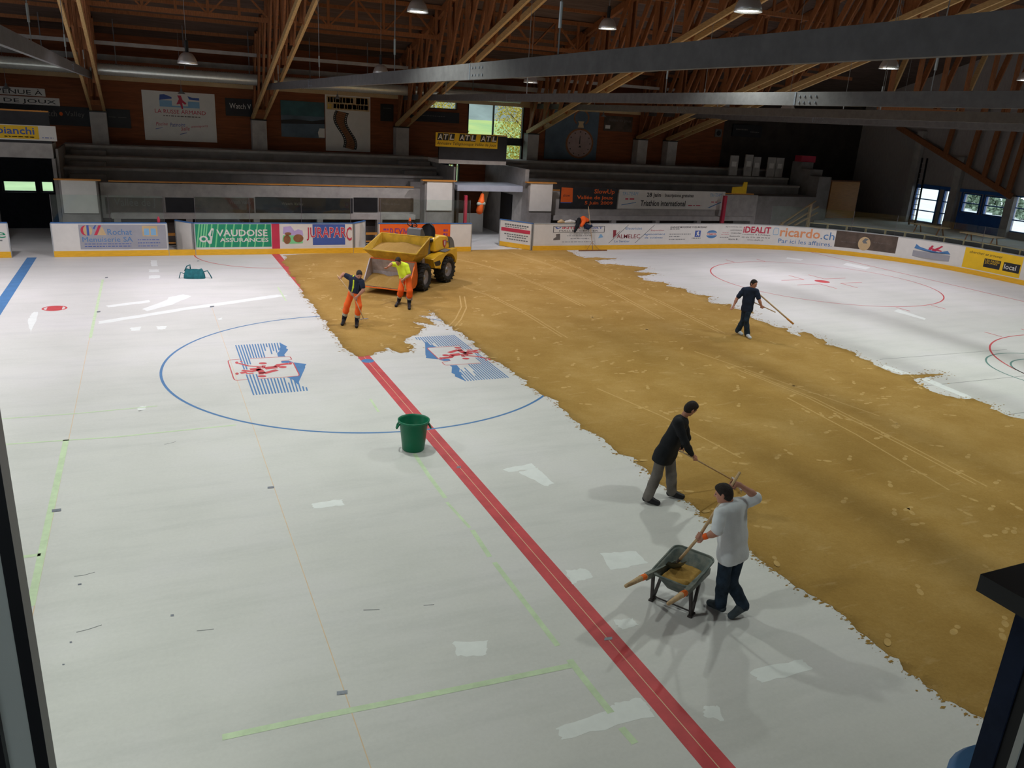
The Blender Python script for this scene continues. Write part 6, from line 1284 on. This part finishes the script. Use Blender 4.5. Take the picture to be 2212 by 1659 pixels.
# ---- the man in the black jacket raking the edge
DB = (1436, 1075)
GL, GR = (1470, 972, 0.10), (1500, 991, -0.12)
gl, gr = onplane(DB, GL), onplane(DB, GR); rend = atz(1592, 1042, 0.10); sx = nrm(rend-gr)
gl2 = gr-sx*np.linalg.norm(gr-gl)
person('man in black jacket and grey trousers bending over a long rake', DB, dict(head=(1492, 882, 0.0), shl=(1476, 912, 0.17), shr=(1464, 913, -0.17), ell=(1484, 946, 0.20), elr=(1480, 956, -0.24), wrl=(1470, 966, 0.13), wrr=(1494, 982, -0.15),
       hipl=(1447, 979, 0.09), hipr=(1429, 980, -0.09), knl=(1450, 1026, 0.05), knr=(1419, 1026, -0.03), anl=(1451, 1062, 'z', 0.10), anr=(1399, 1074, 'z', 0.10), toel=(1477, 1073, 'z', 0.04), toer=(1424, 1087, 'z', 0.04)),
       0.80*RT+0.40*AW-0.50*UP, {'l': (GL, sx, 0.015, -1), 'r': (GR, sx, 0.015, 1)}, vox=0.009, top='jacket', sleeve=2, bottom='trousers', shoes='shoe', loose=1.7, hem=0.10, hairlen=-0.1, pant_r=(0.098, 0.085, 0.080), headtilt=0.55*RT+0.85*UP)
handle_tool('long_rake', 'long wooden rake pushed across the sand edge by the man in black', 'rake', gl2-sx*0.12, rend, 0.013, head=rake_head(0.5, yaw=1.2))
# ---- the man walking with two wooden poles
KB = (1607, 727)
GR = (1646, 664, -0.15); g_ = onplane(KB, GR); e1_ = onplane(KB, (1675, 674.5, -0.35)); sx = nrm(e1_-g_)
person('man in dark blue T-shirt and jeans walking with two wooden poles', KB, dict(head=(1628, 613, -0.05), shl=(1634, 629, -0.12), shr=(1607, 626, 0.08), ell=(1640, 648, -0.18), elr=(1592, 645, 0.10), wrl=(1645, 661, -0.15), wrr=(1585, 660, 0.02),
       hipl=(1619, 666, -0.06), hipr=(1609, 665, 0.06), knl=(1612, 692, -0.12), knr=(1605, 692, 0.06), anl=(1614, 721, 'z', 0.10), anr=(1594, 714, 'z', 0.12), toel=(1621, 730, 'z', 0.05), toer=(1604, 722, 'z', 0.05)),
       0.55*RT-0.75*AW-0.22*UP, {'l': (GR, sx, 0.014, 1)}, vox=0.010, top='navy2', sleeve=0.75, bottom='jeans', shoes='sneaker', loose=0.9, hem=0.05, hairlen=-0.15, pant_r=(0.085, 0.080, 0.085), torso=(0.115, 0.11))
handle_tool('thin_pole', 'thin wooden pole gripped by the walking man', 'pole', onplane(KB, (1626, 652, 0.25)), e1_, 0.014)
o = handle_tool('broom_pole', 'thick pale wooden pole carried under the arm of the walking man', 'pole', onplane(KB, (1636, 632, 0.12)), onplane(KB, (1714, 700, -0.45)), 0.022)
p_ = onplane(KB, (1714, 700, -0.45)); q_ = onplane(KB, (1700, 688, -0.40)); MB().tube([q_, p_], 0.027, 8).build('socket', M['rail'], o, True)
# ---- worker in navy shirt and orange trousers, raking
def straps(root, K, b0, q):
    a, b = K['shr']*0.72+K['shl']*0.28, K['hipr']; n_ = nrm(q['f']*np.array([1, 1, 0]))
    band(root, b0, 'yellow_strap', M['hiyellow'], [a+UP*0.085+n_*0.06, a+n_*0.145-UP*0.02, (a+b)/2+n_*0.185, b+n_*0.175+UP*0.08], [0.026, 0.026, 0.024, 0.022], 0.01)
    a, b = K['shl']*0.72+K['shr']*0.28, K['hipl']
    band(root, b0, 'trouser_strap', M['navy'], [a+UP*0.065+n_*0.03, a+n_*0.10-UP*0.08, (a+b)/2+n_*0.13, b+n_*0.12+UP*0.05], [0.024, 0.024, 0.022, 0.02], 0.01)
OB = (757, 702)
GR, GL = (733, 600, -0.05), (767, 645, -0.30); gr, gl = onplane(OB, GR), onplane(OB, GL); rend = atz(785, 688, 0.30); sx = nrm(rend-gl)
person('worker in navy shirt and orange trousers raking sand', OB, dict(head=(776, 593, -0.12), shl=(781, 608, -0.14), shr=(756, 600, 0.08), ell=(785, 627, -0.20), elr=(742, 592, 0.10), wrl=(771, 641, -0.29), wrr=(735, 600, 0.0),
       hipl=(772, 634, -0.05), hipr=(759, 633, 0.07), knl=(775, 661, -0.12), knr=(750, 658, 0.02), anl=(771, 694, 'z', 0.11), anr=(743, 690, 'z', 0.11), toel=(770, 706, 'z', 0.05), toer=(739, 701, 'z', 0.05)),
       0.30*RT-0.80*AW-0.55*UP, {'l': (GL, sx, 0.014, 1), 'r': (GR, nrm(gl-gr), 0.014, -1)}, vox=0.011, top='navy', sleeve=0.6, bottom='hiorange', shoes='shoe', loose=0.8, hem=-0.10, cuff='navy', extras=straps, hairlen=-0.1, pant_r=(0.098, 0.088, 0.07), torso=(0.125, 0.12))
o = handle_tool('garden_rake', 'wooden rake held by the worker in the navy shirt', 'rake', gr-nrm(gl-gr)*0.10, gl, 0.013)
MB().tube([gl, gl+(rend-gl)*0.5, rend], 0.013, 10).build('lower_handle', M['handle'], o, True); rake_head(0.26, 7, 0.1, hz=0.29)(o, gl, rend)
# ---- worker in yellow shirt and orange trousers, shovelling at the dumper
def shirt_bands(root, K, b0, q):
    for t in (0.18, 0.34):
        a, b = K['hipl']+(K['shl']-K['hipl'])*t, K['hipr']+(K['shr']-K['hipr'])*t; c = (a+b)/2
        band(root, b0, 'reflective_band', M['reflective'], [c+(a-c)*0.62, c+(b-c)*0.62], [0.122, 0.122], 0.011)
YB_ = (869, 660)
GL = (868, 607, -0.24); gl = onplane(YB_, GL); rend = atz(884, 643, 0.26); top_ = onplane(YB_, (852, 580, -0.34)); sx = nrm(rend-gl)
person('worker in yellow hi-vis shirt and orange trousers at the dumper bucket', YB_, dict(head=(860, 564, -0.14), shl=(878, 574, -0.06), shr=(856, 572, 0.10), ell=(884, 594, -0.14), elr=(846, 570, -0.05), wrl=(871, 604, -0.22), wrr=(839, 576, -0.20),
       hipl=(882, 600, -0.05), hipr=(870, 600, 0.07), knl=(885, 628, -0.10), knr=(866, 626, 0.0), anl=(884, 653, 'z', 0.11), anr=(862, 648, 'z', 0.11), toel=(884, 667, 'z', 0.05), toer=(855, 661, 'z', 0.05)),
       -0.25*RT-0.80*AW-0.60*UP, {'l': (GL, sx, 0.014, 1)}, vox=0.011, top='hiyellow', sleeve=0.75, bottom='hiorange', shoes='shoe', loose=1.0, hem=-0.07, cuff='navy', hairlen=-0.3, pant_r=(0.105, 0.095, 0.075), torso=(0.125, 0.12))
o = handle_tool('scraper', 'metal-ended scraper held by the worker in yellow', 'scraper', gl-sx*0.15, rend, 0.014)
d_ = nrm((rend-gl)*np.array([1, 1, 0])); s_ = np.array([-d_[1], d_[0], 0]); MB().beam(np.array([rend[0], rend[1], 0.24])-s_*0.14, np.array([rend[0], rend[1], 0.24])+s_*0.14, 0.012, 0.09).build('blade', M['bucketsteel'], o)
# ---- wide rake leaning against the far board
wp = atz(1277, 541); o = thing('wide_rake', 'wide wooden rake leaning upright against the sports shop advert', 'rake')
wp = np.array([wp[0], BY-0.32, 0]); tp = np.array([wp[0]-0.25, BY+0.02, 2.0]); MB().tube([wp+UP*0.03, tp], 0.016, 8).build('handle', M['handle'], o, True); MB().beam(wp+np.array([-0.75, 0, 0.025]), wp+np.array([0.75, 0.0, 0.025]), 0.05, 0.05).build('head_bar', M['bearad'], o)
for s in (1, -1): MB().tube([wp+np.array([s*0.35, 0, 0.04]), wp+(tp-wp)*0.2], 0.008, 6).build('brace', M['bearad'], o)
# ---- clothes hung over the board and in the passage
s0 = S(1256); o = thing('draped_jacket', 'orange and navy work jacket draped over the sports shop board', 'jacket', loc=(s0, BY, 0))
F = Field(0.014); F.chain([(s0-0.16, BY+0.05, 1.34), (s0+0.02, BY+0.0, 1.44), (s0+0.22, BY-0.02, 1.38)], [0.08, 0.12, 0.09], 0.05).chain([(s0+0.05, BY-0.06, 1.36), (s0-0.10, BY-0.10, 1.16)], [0.10, 0.08], 0.05); F.build('orange_shoulders', M['hiorange'], o)
F = Field(0.014); F.chain([(s0-0.22, BY-0.04, 1.40), (s0-0.32, BY-0.09, 1.10), (s0-0.42, BY-0.08, 0.86)], [0.10, 0.08, 0.05], 0.05); F.build('dark_sleeve', M['jacket'], o)
F = Field(0.014); F.chain([(s0+0.10, BY-0.08, 1.18), (s0+0.25, BY-0.10, 1.08), (s0+0.42, BY-0.08, 1.12)], [0.09, 0.10, 0.07], 0.05).cap((s0+0.1, BY-0.08, 1.06), (s0+0.3, BY-0.08, 0.98), 0.05, 0.04, 0.04); F.build('navy_body', M['navy2'], o)
for px, m, lab, w_ in ((1211, 'tan', 'yellow work cap lying on the sports shop board', 0.14), (1230, 'white', 'crumpled white sheet lying on the sports shop board', 0.26)):
    s0 = S(px); o = thing('work_cap' if w_ < 0.2 else 'crumpled_sheet', lab, 'cap' if w_ < 0.2 else 'sheet', loc=(s0, BY, 1.23)); F = Field(0.012)
    F.chain([(s0-w_, BY+0.03, 1.29), (s0, BY+0.02, 1.32), (s0+w_*0.9, BY+0.03, 1.30)], [0.055, 0.075, 0.055], 0.04); F.build('cloth', M[m], o)
pj = aty(1037, 440, 19.1); o = thing('hanging_jacket', 'orange hi-vis jacket hanging in the entrance passage', 'jacket', loc=tuple(pj)); F = Field(0.014)
F.chain([pj+np.array([0.10, 0, 0.42]), pj+np.array([0.05, -0.02, 0.1]), pj+np.array([-0.03, -0.04, -0.34])], [0.09, 0.15, 0.17], 0.06); F.build('jacket_body', M['hiorange'], o)
F = Field(0.012); F.cap(pj+np.array([-0.13, -0.10, 0.0]), pj+np.array([0.16, -0.10, 0.02]), 0.085, 0.085, 0.02); F.build('reflective_band', M['reflective'], o)
MB().tube([(0.1, 0, 0.40), (0.12, 0.02, 2.37-pj[2])], 0.012, 6).build('hook', M['rod'], o)
